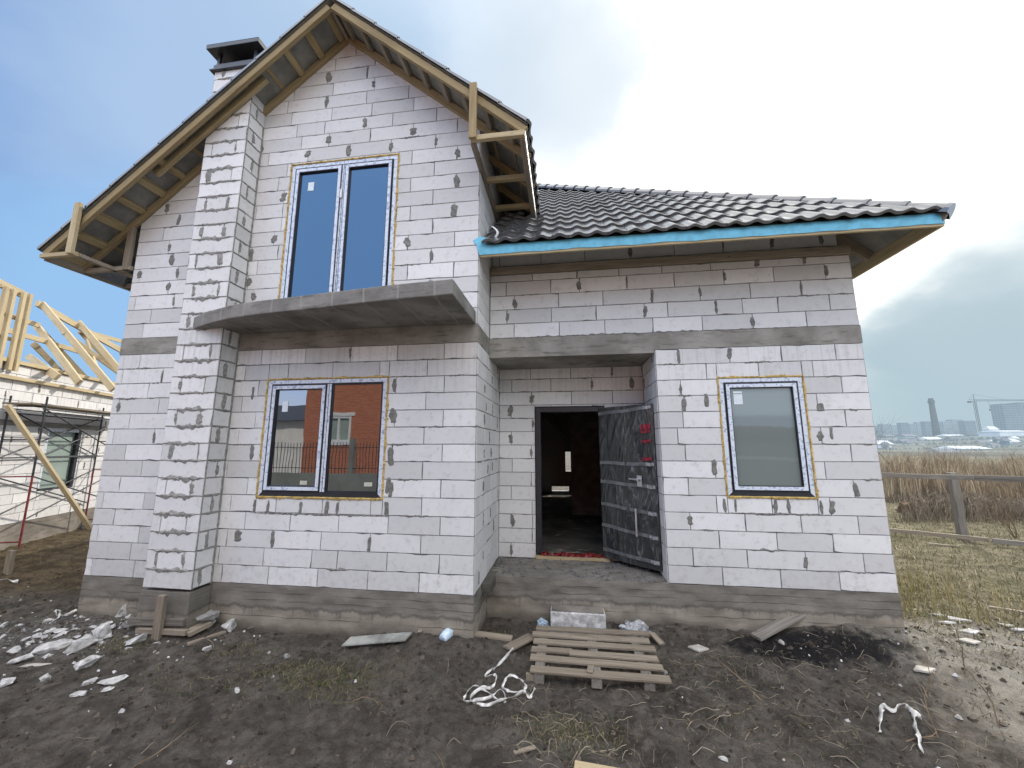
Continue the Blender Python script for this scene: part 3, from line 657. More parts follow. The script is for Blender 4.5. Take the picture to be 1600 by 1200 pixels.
# ------------------------------------------------------------------ timber eaves of the front gable
def gz(x): return AZ-SL*abs(x-AX)
RW, RH = .05, .088
def gable_rafter(y, side, x_end, wood='pine', name='rafter', x_from=None, h=RH):
    xa = AX if x_from is None else x_from; p = (xa, y, gz(xa)); q = (x_end, y, gz(x_end))
    up = Vector((sT*(-1 if side < 0 else 1), 0, cT)); return beam(name, p, q, RW, h, wood, house, up)
for y in (-.445, -.032):
    gable_rafter(y, -1, -5.68); gable_rafter(y, 1, .60)
gable_rafter(-.315, -1, -4.35, x_from=-2.86)
for y in (.55, 1.15, 1.75): gable_rafter(y, 1, .60); gable_rafter(y, -1, -5.68)
beam('ridge_beam', (AX, -.42, AZ+.0), (AX, 5.5, AZ+.0), .05, .10, 'oldwood', house)
def lathpos(x, off):                          # point on the roof slope, off above the rafters' underside
    s = -1 if x < AX else 1; return (x+s*off*sT*0, gz(x)+off/cT)
k = 0
for side, xe in ((-1, -5.72), (1, .62)):
    L = abs(xe-AX)/cT; s = .10
    while s < L:
        x = AX+side*s*cT; z = gz(x)+RH/cT
        up = Vector((side*sT, 0, cT)); a, b = (-.455, 1.9)
        # laths: stop short of the chimney
        if side < 0 and CHX0-.1 < x < CHX1+.1:
            beam('lath', (x, -.455, z-.002), (x, CHY-.012, z-.002), .055, .022, 'oldwood', house, up)
        else: beam('lath', (x, a, z), (x, b, z), .055, .022, 'pine' if rng.random() < .6 else 'oldwood', house, up)
        # wider noggings between the two front rafters
        if not (side < 0 and CHX0-.35 < x < CHX1+.55): beam('nogging', (x+side*.0, -.42, z-.055), (x, -.058, z-.055), .085, .05, 'pine' if side < 0 else 'oldwood', house, up)
        s += .37
# eave boxes at both feet of the gable
ZL = 4.015
beam('eave_post', (-5.22, -.495, ZL-.02), (-5.22, -.495, 4.70), .085, .045, 'pine_pale', house, (0, -1, 0))
beam('eave_board', (-5.72, -.475, ZL-.03), (-5.18, -.475, ZL-.03), .05, .055, 'pine_pale', house)
beam('eave_board', (-5.20, -.45, ZL-.03), (-5.20, 3.0, ZL-.03), .06, .05, 'oldwood', house)
beam('eave_board', (-5.70, -.45, ZL-.05), (-5.70, 3.0, ZL-.05), .04, .10, 'oldwood', house)
beam('eave_board', (-4.96, -.03, ZL-.03), (-4.96, -.03, 4.66), .05, .09, 'oldwood', house, (-1, 0, 0))
beam('eave_board', (-5.70, -.02, ZL-.03), (-4.93, -.02, ZL-.03), .05, .06, 'oldwood', house)
for y in (.5, 1.1, 1.7): beam('eave_board', (-5.70, y, ZL-.03), (-4.93, y, ZL-.03), .05, .06, 'oldwood', house)
ZR = 5.02
beam('eave_post', (.03, -.495, ZR), (.03, -.495, 5.74), .085, .045, 'pine', house, (0, -1, 0))
beam('eave_board', (.0, -.47, ZR), (.62, -.47, ZR), .05, .065, 'pine_pale', house)
beam('eave_board', (.02, -.445, ZR-.02), (.02, 1.62, ZR-.02), .06, .06, 'oldwood', house)
beam('eave_board', (.59, -.445, ZR-.02), (.59, 1.3, ZR-.02), .06, .08, 'oldwood', house)
for y in (.22, .84): beam('eave_board', (.05, y, ZR-.02), (.56, y, ZR-.02), .06, .065, 'pine', house)
for y in (.25, .9): beam('eave_board', (.14, y+.06, ZR), (.14, y+.06, 5.45), .06, .05, 'oldwood', house)
m = MB(); m.box((.622, -.47, ZR+.0), (.628, 1.25, ZR+.075)); m.build('drip_edge', 'white_plastic', house)

# ------------------------------------------------------------------ tiled roofs
def tile_plane(name, parent, O, U, V, Nn, u0, u1, v1, keep, period=.215, row=.42, amp=.03, lip=.028, coarse=1, under=True):
    """wavy tiles: u along the eave, v up the slope; keep(u,v) says where there is roof"""
    O, U, V, Nn = Vector(O), Vector(U), Vector(V), Vector(Nn); mb = MB(); per = 10//coarse
    nu = int(math.ceil((u1-u0)/period*per)); rows = int(math.ceil(v1/row)); du = period/per
    prof = []
    for i in range(nu+1):
        ph = (i/per) % 1.0; c = (.5+.5*math.cos(2*PI*(ph-.35)))**1.5; prof.append(c*amp)
    for r in range(rows):
        va, vb = r*row, (r+1)*row+.012; off = rng.uniform(-.004, .004)
        jt = [(rng.uniform(-.004, .004), rng.uniform(-.008, .008), rng.random()) for _ in range(nu//(per*1)+2)]
        base = len(mb.v); vs = []; fs = []
        idx = {}
        for i in range(nu+1):
            j = jt[i//per]; u = u0+i*du; h = prof[i]
            pa = O+U*u+V*(va+off+j[1]); pb = O+U*u+V*vb
            vs += [pa+Nn*(h-.004), pa+Nn*(h+lip+j[0]), pa+V*.012+Nn*(h+lip+.006+j[0]), pb+Nn*(h+.001)]
        for i in range(nu):
            uc = u0+(i+.5)*du
            if not keep(uc, va+row*.5): continue
            a = 4*i; b = 4*(i+1)
            tn = jt[i//per][2]
            mb.add([], []) 
            for q in range(3): fs.append(((a+q, b+q, b+q+1, a+q+1), tn))
        mb.v += [tuple(x) for x in vs]
        for f, tn in fs: mb.f.append(tuple(base+x for x in f)); mb.m.append(0); mb.t.append(tn)
    o = mb.build(name, 'tile', parent, smooth=False)
    # smooth along the wave
    return o
def under_sheet(name, parent, pts, mat='tile_under'):
    m = MB(); m.add(pts, [tuple(range(len(pts)))]); return m.build(name, mat, parent)
TZ = RH/cT+.026/cT
def gpt(x, y, off=0): return Vector((x, y, gz(x)+TZ+off/cT))
LR, LL = (.66-AX)/cT, (AX+5.76)/cT
# right slope of the gable: u from front to back, v from eave to ridge
E0 = gpt(.66, -.50); roofR = tile_plane('gable_roof', house, E0, (0, 1, 0), (-cT, 0, sT), (sT, 0, cT), 0, 5.2, LR, lambda u, v: v < LR and (-.5+u) < 1.75+v*cT*1.0+.1)
E1 = gpt(-5.76, -.50); roofL = tile_plane('gable_roof', house, E1, (0, 1, 0), (cT, 0, sT), (-sT, 0, cT), 0, 9.5, LL, lambda u, v: v < LL and not (CHX0 < -5.76+v*cT < CHX1 and -.5+u < .36 and -.5+u > CHY-.01), coarse=2)
for s, xe in ((1, .655), (-1, -5.755)):          # dull underside of the sheets, seen between the laths
    p = [gpt(AX, -.49, -.012), gpt(xe, -.49, -.012), gpt(xe, 1.6 if s > 0 else 6, -.012), gpt(AX, 4 if s > 0 else 6, -.012)]
    if s < 0:
        for xa, xb, y0 in ((AX, CHX1+.01, -.49), (CHX1+.01, CHX0-.01, .37), (CHX0-.01, xe, -.49)):
            under_sheet('roof_underlay', house, [gpt(xa, y0, -.012), gpt(xb, y0, -.012), gpt(xb, 6, -.012), gpt(xa, 6, -.012)])
        under_sheet('roof_underlay', house, [gpt(CHX1+.01, -.49, -.012), gpt(CHX0-.01, -.49, -.012), gpt(CHX0-.01, CHY-.012, -.012), gpt(CHX1+.01, CHY-.012, -.012)])
    else: under_sheet('roof_underlay', house, p)
def ridge_caps(p, q, r=.085, L=.36, parent=None):
    p, q = Vector(p), Vector(q); d = (q-p); n = int(d.length/L); m = MB()
    M = frame_matrix(p, q); X, Y, Z = M.col[0].xyz, M.col[1].xyz, M.col[2].xyz; K = 9
    for i in range(n+1):
        a = i*L; b = a+L+.02; ra, rb = r+.012, r; vs = []
        for s, rr in ((a, ra), (a+.04, ra), (a+.045, ra-.008), (b, rb-.008)):
            for k in range(K): an = PI*(-.08+1.16*k/(K-1)); vs.append(p+X*s+Y*rr*math.cos(an)*1.15+Z*rr*math.sin(an))
        vs.append(p+X*a-Z*.01)
        fs = [(j*K+k, j*K+k+1, (j+1)*K+k+1, (j+1)*K+k) for j in range(3) for k in range(K-1)]+[(k+1, k, 4*K) for k in range(K-1)]
        m.add(vs, fs, 0, rng.random())
    return m.build('ridge_cap', 'tile', parent, smooth=False)
ridge_caps((AX, -.52, AZ+TZ+.005), (AX, 4.2, AZ+TZ+.005), .075, .36, house)
for s, xe in ((1, .655), (-1, -5.755)):          # verge: cut tile ends along the gable edge
    m = MB(); L = (abs(xe-AX))/cT; i = 0
    while i*.42 < L:
        a, b = i*.42, min((i+1)*.42+.02, L); d = Vector((s*cT, 0, -sT)); nn = Vector((s*sT, 0, cT)); o_ = gpt(AX, -.505, .0)
        # b is the lower, thicker end
        P = [o_+d*a-nn*.006, o_+d*b-nn*.0, o_+d*b+nn*.036, o_+d*a+nn*.018]; vs = P+[x+Vector((0, .03, 0)) for x in P]
        m.add(vs, [(0, 1, 2, 3), (7, 6, 5, 4), (0, 4, 5, 1), (1, 5, 6, 2), (2, 6, 7, 3), (3, 7, 4, 0)], 0, rng.random()); i += 1
    m.build('verge_tile', 'tile', house)

# lower hip roof on the right: front slope, right slope, rear slope
EZ, EY, EX = 3.985, -.055, 5.06; TY = 10.9
def fp(x, y): return Vector((x, y, EZ+(y-EY)*SL))
APY = EY+5.35
vmax = 5.35/cT
tile_plane('hip_roof', house, (0.05, EY, EZ), (1, 0, 0), (0, cT, sT), (0, -sT, cT), 0, EX-.05, vmax, lambda u, v: (u+.05) < EX-v*cT+.02 and (u+.05 > max(.02, 0) if v*cT+EY < 1.6 else u+.05 > 2.07-(v*cT+EY)-.4), row=.42)
o2 = tile_plane('hip_roof', house, (EX, EY, EZ), (0, 1, 0), (-cT, 0, sT), (sT, 0, cT), 0, TY-EY, vmax, lambda u, v: u > v*cT+.12 and u < (TY-EY)-v*cT, coarse=2)
m = MB(); m.add([(EX, TY, EZ), (-5.7, TY, EZ), (-.3, TY-5.4, EZ+5.4*SL)], [(0, 1, 2)]); m.add([(-5.7, EY, EZ), (-5.7, TY, EZ), (-.3, TY-5.4, EZ+5.4*SL), (-.3, APY, EZ+5.35*SL)], [(0, 1, 2, 3)]); m.build('hip_roof', 'tile', house)
ridge_caps((EX-.03, EY+.03, EZ-.02), (EX-5.3, EY+5.3, EZ+.085+5.3*SL), .088, .36, house)
# soffit structure
FX = 4.985
beam('fascia_board', (.02, .012, 3.84), (FX, .012, 3.84), .028, .13, 'pine_pale', house)
beam('fascia_board', (FX-.014, .03, 3.84), (FX-.014, 10.8, 3.84), .028, .15, 'pine_pale', house)
def membrane_strip():
    m = MB(); n = 160; vs = []
    for i in range(n+1):
        x = .02+(FX-.02)*i/n; w1 = float(fbm(np.array(x*4.), np.array(2.), 3))*.012; w2 = float(fbm(np.array(x*3.), np.array(7.), 3))*.018
        vs += [(x, -.006+w1*.4-.004, 3.866+w2*.7), (x, -.014+w1*.9, 3.92+w2*.4), (x, -.012, 3.985), (x, .02, 4.0)]
    fs = [(4*i+q, 4*i+4+q, 4*i+5+q, 4*i+1+q) for i in range(n) for q in range(3)]; m.add(vs, fs)
    n = 60; b = len(m.v); vs = []
    for i in range(n+1):
        y = -.004+10.7*i/n; vs += [(FX+.006, y, 3.868), (FX+.008, y, 3.97)]
    m.add(vs, [(2*i, 2*i+2, 2*i+3, 2*i+1) for i in range(n)])
    # loose flap wrapped round the corner of the front wall
    P = [(-.075, -.012, 4.06), (.012, -.02, 4.10), (.09, .05, 4.12), (-.03, -.016, 4.0), (.03, -.02, 3.99), (.1, -.015, 3.98), (.012, -.014, 3.86), (.04, -.016, 3.86), (.1, -.013, 3.87)]
    m.add(P, [(0, 3, 4, 1), (1, 4, 5, 2), (3, 6, 7, 4), (4, 7, 8, 5)])
    return m.build('roof_membrane', 'membrane', house, smooth=True)
membrane_strip()
m = MB(); pts = [Vector((.13+.07*math.sin(t*3.1), .12-.12*t*.3, 4.13+.16*t)) for t in [i/12 for i in range(13)]]
for a, b in zip(pts, pts[1:]): m.add([a, b, b+Vector((.03, .01, 0)), a+Vector((.03, .01, 0))], [(0, 1, 2, 3)])
m.build('plastic_scrap', 'white_plastic', house)
for i, x in enumerate((.16, .92, 1.72, 2.55, 3.3, 4.05, 4.75)):
    beam('rafter', (x, .115, 3.905), (x, .95, 3.905+.835*SL), .05, .12, 'oldwood' if i % 2 else 'pine', house, (0, -sT, cT))
for y in (.9, 1.7, 2.5, 3.3, 4.1):
    beam('rafter', (FX-.115, y, 3.905), (FX-.95, y, 3.905+.835*SL), .05, .12, 'oldwood', house, (sT, 0, cT))
beam('hip_rafter', (FX-.02, .02, 3.85), (FX-1.2, 1.2, 3.85+1.18*SL), .05, .13, 'oldwood', house, (1, -1, 2))
beam('wall_plate', (.02, YR-.022, 3.905), (XR, YR-.022, 3.905), .045, .10, 'oldwood', house)
beam('wall_plate', (XR+.022, YR, 3.905), (XR+.022, 10, 3.905), .045, .10, 'oldwood', house)
def hp(x, y, z0=3.97): return (x, y, z0+(y-0)*SL)
under_sheet('roof_underlay', house, [(.02, .0, 3.972), (FX, .0, 3.972), (FX-1.6, 1.6, 3.972+1.6*SL), (.02, 1.6, 3.972+1.6*SL)])
under_sheet('roof_underlay', house, [(FX, .0, 3.972), (FX, 10.8, 3.972), (FX-1.6, 10.0, 3.972+1.6*SL), (FX-1.6, 1.6, 3.972+1.6*SL)])

# ------------------------------------------------------------------ windows and door
def ring(m, x0, x1, z0, z1, w_, y0, y1, sides='lrtb', mi=0):
    """four mitred bars; y0 is the front"""
    O = [(x0, z0), (x1, z0), (x1, z1), (x0, z1)]; I = [(x0+w_, z0+w_), (x1-w_, z0+w_), (x1-w_, z1-w_), (x0+w_, z1-w_)]
    for k, s in enumerate('brtl'):
        if s not in sides: continue
        a, b = k, (k+1) % 4; q = [O[a], O[b], I[b], I[a]]
        m.add([(x, y0, z) for x, z in q]+[(x, y1, z) for x, z in q], [(0, 1, 2, 3), (7, 6, 5, 4), (0, 4, 5, 1), (1, 5, 6, 2), (2, 6, 7, 3), (3, 7, 4, 0)], mi)
def foam_ring(win, Y, x0, x1, z0, z1, parent):
    m = MB(); path = []
    for a, b in (((x0, z0), (x1, z0)), ((x1, z0), (x1, z1)), ((x1, z1), (x0, z1)), ((x0, z1), (x0, z0))):
        n = int(max(abs(b[0]-a[0]), abs(b[1]-a[1]))/.018)
        for i in range(n): t = i/n; path.append((a[0]+(b[0]-a[0])*t, a[1]+(b[1]-a[1])*t))
    n = len(path); cx, cz = (x0+x1)/2, (z0+z1)/2; vs = []
    for i, (x, z) in enumerate(path):
        p, q = path[i-1], path[(i+1) % n]; dx, dz = q[0]-p[0], q[1]-p[1]; l = math.hypot(dx, dz); nx, nz = dz/l, -dx/l
        o = .004+.012*max(0, math.sin(i*.37)*math.sin(i*.11+1))+rng.uniform(0, .009)+(.02 if rng.random() < .015 else 0); hh = rng.uniform(.002, .014)
        vs += [(x-nx*.022, Y+.004, z-nz*.022), (x-nx*.008, Y-.012-hh, z-nz*.008), (x+nx*o*.6, Y-.010-hh*.7, z+nz*o*.6), (x+nx*o, Y-.005, z+nz*o)]
    m.add(vs, [(4*i+k, 4*((i+1) % n)+k, 4*((i+1) % n)+k+1, 4*i+k+1) for i in range(n) for k in range(3)])
    return m.build('foam_seal', 'foam', parent)
def window(hole, Y, panes, glass, bottom_dark=True, label=None, mull=None):
    x0, x1, z0, z1 = hole; g = .012; x0 += g; x1 -= g; z0 += g; z1 -= g; FW = .062
    m = MB(); ring(m, x0, x1, z0, z1, FW, Y-.004, Y+.08)
    if mull: m.box((mull-.035, Y-.003, z0+FW), (mull+.035, Y+.08, z1-FW))
    win = m.build('window', 'anthracite', house, label=label)
    m = MB(); ring(m, x0+.004, x1-.004, z0+.004, z1-.004, FW-.016, Y-.0065, Y-.0035, 'lrt' if bottom_dark else 'lrtb')
    if mull: m.box((mull-.028, Y-.0055, z0+FW), (mull-.004, Y-.0028, z1-FW)); m.box((mull+.004, Y-.0055, z0+FW), (mull+.028, Y-.0028, z1-FW))
    m.build('film', 'film', win)
    for (a, b, sash) in panes:
        za, zb = z0+FW, z1-FW; yy = Y+.02
        if sash:
            m = MB(); ring(m, a+.004, b-.004, za+.004, zb-.004, .06, Y-.018, Y+.05); m.build('sash', 'anthracite', win, bevel=.003)
            m = MB(); ring(m, a+.014, b-.014, za+.014, zb-.014, .040, Y-.0205, Y-.0175); m.build('film', 'film', win)
            a += .06; b -= .06; za += .06; zb -= .06; yy = Y+.012
        else:
            m = MB(); ring(m, a, b, za, zb, .012, Y+.004, Y+.03); m.build('glazing_bead', 'anthracite', win)
        m = MB(); m.box((a, yy, za), (b, yy+.02, zb)); m.build('pane', glass, win)
    foam_ring(win, Y, hole[0], hole[1], hole[2], hole[3], win)
    return win
def sticker(win, Y, x, z, w_, h_, mat='sticker'):
    m = MB(); m.box((x-w_/2, Y, z-h_/2), (x+w_/2, Y+.002, z+h_/2)); m.build('sticker', mat, win)
xm = -1.855
wu = window(WIN_UP, .0, [(WIN_UP[0]+.074, xm-.02, True), (xm+.02, WIN_UP[1]-.074, True)], 'glass_blue', False, None, xm)
sticker(wu, .008, -2.33, 5.03, .085, .125)
m = MB(); m.box((xm-.02, -.03, 4.80), (xm+.005, -.018, 4.92)); m.build('hinge', 'white_plastic', wu)
xm = -1.83
wl_ = window(WIN_LO, .0, [(WIN_LO[0]+.074, xm-.03, True), (xm+.035, WIN_LO[1]-.074, False)], 'glass', True, None, xm)
sticker(wl_, .008, -2.41, 2.05, .075, .13); sticker(wl_, .008, -2.08, 1.14, .09, .045, 'beige_sticker'); sticker(wl_, .014, -1.27, 1.13, .10, .045, 'beige_sticker')
wr = window(WIN_R, YR, [(WIN_R[0]+.074, WIN_R[1]-.074, True)], 'sheet_reflection', True)
sticker(wr, YR+.008, 3.09, 2.13, .10, .125); sticker(wr, YR+.008, 3.09, 2.215, .10, .025)
# entrance door
m = MB(); x0, x1, z1 = .56, 1.56, 2.145
m.box((x0, YD-.035, .075), (x0+.075, YD+.10, z1)); m.box((x1-.075, YD-.035, .075), (x1, YD+.10, z1)); m.box((x0+.075, YD-.034, z1-.075), (x1-.075, YD+.10, z1))
door = m.build('entrance_door', 'anthracite', house, bevel=.006)
m = MB(); m.box((x0-.01, YD-.06, .0), (x1+.01, YD+.10, .045)); m.build('threshold', 'pine_pale', door)
m = MB(); n = 60; vs = []
for i in range(n+1):
    x = x0+.06+(x1-x0-.12)*i/n; k_ = .5+.5*math.sin(i*.5)*math.sin(i*.23)
    for j, (dy, z) in enumerate(((-.05, .05), (-.035, .065+.02*k_), (.0, .07+.025*k_), (.06, .05))): vs.append((x, YD+dy+rng.uniform(-.012, .012), z+rng.uniform(-.010, .010)))
m.add(vs, [(4*i+k, 4*i+4+k, 4*i+5+k, 4*i+1+k) for i in range(n) for k in range(3)]); m.build('threshold_film', 'redfilm', door)
HX, HY, LWD = 1.495, YD-.045, .845
ang = math.atan2(.935-HY, 2.10-HX); ML = Matrix.Translation((HX, HY, .07)) @ Matrix.Rotation(ang, 4, 'Z'); LH = 2.04
m = MB(); m.box((0, 0, 0), (LWD, .07, LH)); leaf = m.build('door_leaf', 'anthracite', door, ML, bevel=.006)
# crumpled protective film on the face towards the garden
nx, nz = 60, 130; s, t = np.meshgrid(np.linspace(-.008, LWD+.008, nx+1), np.linspace(-.012, LH+.008, nz+1))
d = .022*fbm(s*3+t*1.3, t*.8+s*.4, 3, .5)+.030*np.abs(fbm(s*6-t*2.2, t*.9+3, 3))+.004; e = np.minimum(np.minimum(s+.008, LWD+.008-s), .06)/.06; d = d*(.25+.75*e)+.004
m = MB(); m.add(list(zip(s.ravel(), (-d).ravel(), t.ravel())), [(j*(nx+1)+i, j*(nx+1)+i+1, (j+1)*(nx+1)+i+1, (j+1)*(nx+1)+i) for j in range(nz) for i in range(nx)])
m.build('film', 'wrap', leaf, ML, smooth=True)
def tape(z0, z1, x0, x1, wd, mat, y=-.026):
    m = MB(); n = 24; vs = []
    for i in range(n+1):
        t = i/n; x = x0+(x1-x0)*t; z = z0+(z1-z0)*t+.004*math.sin(9*t); q = y+.004*math.sin(t*14)
        vs += [(x, q, z-wd/2), (x, q-.002, z+wd/2)]
    m.add(vs, [(2*i, 2*i+2, 2*i+3, 2*i+1) for i in range(n)]); m.build('tape', mat, leaf, ML)
for a, b in ((1.96, 2.0), (1.27, 1.265), (1.01, .985), (.71, .655), (.425, .37), (.10, .08)): tape(a, b, .0, LWD, .045, 'tape'); tape(b, b, LWD-.12, LWD-.01, .04, 'clearfilm', -.031)
for z, w_ in ((1.74, .13), (1.68, .03), (1.555, .035), (1.33, .04)): tape(z, z+.01, LWD-.17, LWD-.03, w_ if w_ < .1 else .07, 'redtape', -.033)
m = MB(); m.tube((.62, -.03, 1.07), (.62, -.085, 1.07), .022, 12); m.tube((.62, -.08, 1.07), (.50, -.085, 1.075), .012, 10); m.box((.585, -.036, .98), (.655, -.024, 1.12)); m.build('handle', 'silver', leaf, ML, bevel=.003)
m = MB(); m.tube((.56, -.06, .36), (.56, -.06, .70), .014, 10); m.tube((.56, -.06, .42), (.56, -.0, .42), .008, 8); m.tube((.56, -.06, .64), (.56, -.0, .64), .008, 8); m.build('pull_bar', 'silver', leaf, ML)

# ------------------------------------------------------------------ ground
def axis(lo, hi, step, far, g):
    c = list(np.arange(lo, hi+1e-6, step)); s = step; a = c[-1]
    up = []
    while a < far: s *= g; a += s; up.append(a)
    s = step; a = c[0]; dn = []
    while a > -far: s *= g; a -= s; dn.append(a)
    return np.array(dn[::-1]+c+up)
def ground_z(x, y):
    x = np.asarray(x, float); y = np.asarray(y, float)
    z = -.50+.05*fbm(x*.5, y*.5, 3)+.030*fbm(x*2.1+9, y*2.1, 4, .6)+.028*fbm(x*7, y*7+4, 5, .68)
    z += .16*np.exp(-((x-4.2)/1.1)**2-((y-.6)/.6)**2)+.10*np.exp(-((x+.3)/.8)**2-((y-.0)/.35)**2)-.02*np.exp(-((x-.6)/.5)**2-((y-.5)/.4)**2)
    z += .05*np.exp(-((x-1.6)/1.2)**2-((y-.75)/.4)**2)+.09*np.exp(-((x+3.7)/1.2)**2-((y+.1)/.45)**2)
    d = np.hypot(x, y); z += 19*sstep(220, 950, d)*sstep(-.2, .6, y/np.maximum(d, 1))*sstep(.2, .6, x/np.maximum(d, 1)); z += .10*sstep(3, 9, -x)*sstep(.5, 3, y)
    z = z+.5*fbm(x*.03, y*.03, 3)*sstep(14, 60, d)
    return z
def gh(x, y): return float(ground_z(x, y))
gx = axis(-7.6, 7.2, .03, 2600, 1.10); gy = axis(-2.0, 2.2, .03, 2600, 1.10)
XX, YY = np.meshgrid(gx, gy); ZZ = ground_z(XX, YY); nX, nY = len(gx), len(gy)
me = bpy.data.meshes.new('ground'); co = np.stack([XX, YY, ZZ], -1).reshape(-1, 3)
ii = np.arange(nX-1)[None, :]+np.arange(nY-1)[:, None]*nX; F = np.stack([ii, ii+1, ii+nX+1, ii+nX], -1).reshape(-1, 4)
me.vertices.add(len(co)); me.vertices.foreach_set('co', co.ravel()); me.loops.add(F.size); me.loops.foreach_set('vertex_index', F.ravel().astype(np.int32))
me.polygons.add(len(F)); me.polygons.foreach_set('loop_start', np.arange(0, F.size, 4, dtype=np.int32)); me.polygons.foreach_set('loop_total', np.full(len(F), 4, np.int32))
me.polygons.foreach_set('use_smooth', np.ones(len(F), bool)); me.update(calc_edges=True); me.validate(); me.materials.append(MAT['ground'])
o = bpy.data.objects.new('ground', me); C.objects.link(o); tag(o, None, None, None, 'structure')

def vmesh(name, V, Fs, cols, mat='blades'):
    """one mesh of many small faces; cols is one colour per face"""
    me = bpy.data.meshes.new(name); me.from_pydata(V, [], Fs); me.materials.append(MAT[mat])
    a = me.attributes.new('col', 'FLOAT_COLOR', 'FACE'); a.data.foreach_set('color', np.array([c+(1,) for c in cols], np.float32).ravel())
    me.update(); o = bpy.data.objects.new(name, me); C.objects.link(o); return o
def in_house(x, y): return (WL-.05 < x < .06 and y > -.02) or (-.1 < x < XR+.06 and y > YR-.03) or (CHX0-.03 < x < CHX1+.03 and y > CHY-.03)
def blades(name, pts, hr, wd, cols, lean=.5, seg=2):
    V = []; Fs = []; cl = []
    for x, y in pts:
        if in_house(x, y): continue
        z = gh(x, y); h = rng.uniform(*hr)*(1 if hr[1] < .7 else max(.25, .78+1.7*float(perlin(np.array(x*.30), np.array(y*.30))))); a = rng.uniform(0, 2*PI); l = rng.uniform(0, lean)*h; b = rng.uniform(0, PI)
        wx, wy = math.cos(b)*wd/2, math.sin(b)*wd/2; dx, dy = math.cos(a)*l, math.sin(a)*l; o = len(V)
        c = rng.choice(cols); k = rng.uniform(.7, 1.3); c = tuple(min(1, q*k) for q in c)
        V += [(x-wx, y-wy, z-.01), (x+wx, y+wy, z-.01), (x+dx*.4+wx*.8, y+dy*.4+wy*.8, z+h*.6), (x+dx*.4-wx*.8, y+dy*.4-wy*.8, z+h*.6), (x+dx, y+dy, z+h*(1-.3*lean))]
        Fs += [(o, o+1, o+2, o+3), (o+3, o+2, o+4)]; cl += [c, c]
    return vmesh(name, V, Fs, cl)
# straw-coloured field grass to the right of the house
STRAW = [(.36, .315, .20), (.30, .265, .16), (.22, .21, .11), (.44, .39, .27), (.15, .16, .08), (.27, .235, .15)]
pts = []
while len(pts) < 48000:
    r = rng.random(); y = .7+rng.random()**1.8*22; x = 4.4+rng.uniform(0, 1)*(7+y*.9)
    dens = .35+.65*(perlin(np.array(x*.8), np.array(y*.8))+.5)
    if rng.random() > min(1, max(.05, (y-.9)/1.6)): continue
    if rng.random() < dens: pts.append((x, y))
o = blades('grass', pts, (.03, .11), .012, STRAW, 1.5); tag(o, 'low straw coloured field grass right of the house, up to and past the fence', 'grass', None, 'stuff')
pts = [(rng.gauss(5.4, .8), rng.gauss(2.2, .6)) for _ in range(500)]
o = blades('tall_grass', pts, (.15, .42), .006, [(.36, .29, .12), (.30, .24, .10), (.24, .22, .08)], .35); tag(o, 'stand of taller yellow grass stalks beside the right corner of the house', 'grass', None, 'stuff')
# reed belt beyond the fence
pts = []
for _ in range(26000):
    d = rng.uniform(15, 34); u = rng.uniform(1330, 1900); p = at(u, 700, d); pts.append((p.x+rng.uniform(-.3, .3), p.y+rng.uniform(-.3, .3)))
pts = [q for q in pts if perlin(np.array(q[0]*.22), np.array(q[1]*.22)) > -.28]
o = blades('reeds', pts, (.75, 1.5), .030, [(.34, .265, .17), (.40, .32, .21), (.28, .22, .15), (.25, .20, .15), (.44, .37, .25)], .3); tag(o, 'belt of dry brown reeds and weeds beyond the wooden fence', 'reeds', None, 'stuff')
pts = []
for _ in range(12000):
    d = rng.uniform(11, 17); u = rng.uniform(1330, 1850); p = at(u, 700, d); pts.append((p.x, p.y))
pts = [q for q in pts if perlin(np.array(q[0]*.4), np.array(q[1]*.4)+7) > -.1]
o = blades('weeds', pts, (.2, .75), .014, [(.17, .14, .11), (.22, .18, .14), (.13, .11, .09), (.27, .22, .15)], .9); tag(o, 'tangle of dark dead weeds just behind the wooden fence', 'weeds', None, 'stuff')
# tufts of grass in the bare soil
pts = []
for cx_, cy_, n, s in ((-1.05, -.82, 420, .28), (-1.5, -.72, 260, .25), (-.9, -.55, 160, .3), (1.0, -1.08, 330, .2), (-3.55, -.55, 150, .16), (-2.3, -.45, 120, .2), (.25, .2, 90, .15), (2.2, -.2, 120, .35), (2.6, -.9, 160, .4), (4.1, -.3, 160, .5), (-2.35, -1.0, 120, .3), (-5.9, -.3, 120, .5), (4.9, .4, 240, .35)):
    pts += [(rng.gauss(cx_, s*1.15), rng.gauss(cy_, s*.5)) for _ in range(int(n*2.2))]
o = blades('grass_tufts', pts, (.015, .05), .0045, [(.10, .105, .045), (.15, .135, .07), (.07, .10, .03), (.20, .175, .10), (.25, .21, .13), (.17, .15, .09)], 3.0); tag(o, 'small tufts of short dull grass in the bare soil in front of the house', 'grass', None, 'stuff')
pts = [(-5.8+rng.gauss(0, 1.8)-1.5, 1.2+rng.random()*4) for _ in range(2200)]
o = blades('grass_patch', pts, (.02, .09), .01, [(.17, .135, .075), (.22, .175, .10), (.13, .105, .06)], 1.4); tag(o, 'thin short grass on the bare ground between the two houses', 'grass', None, 'stuff')
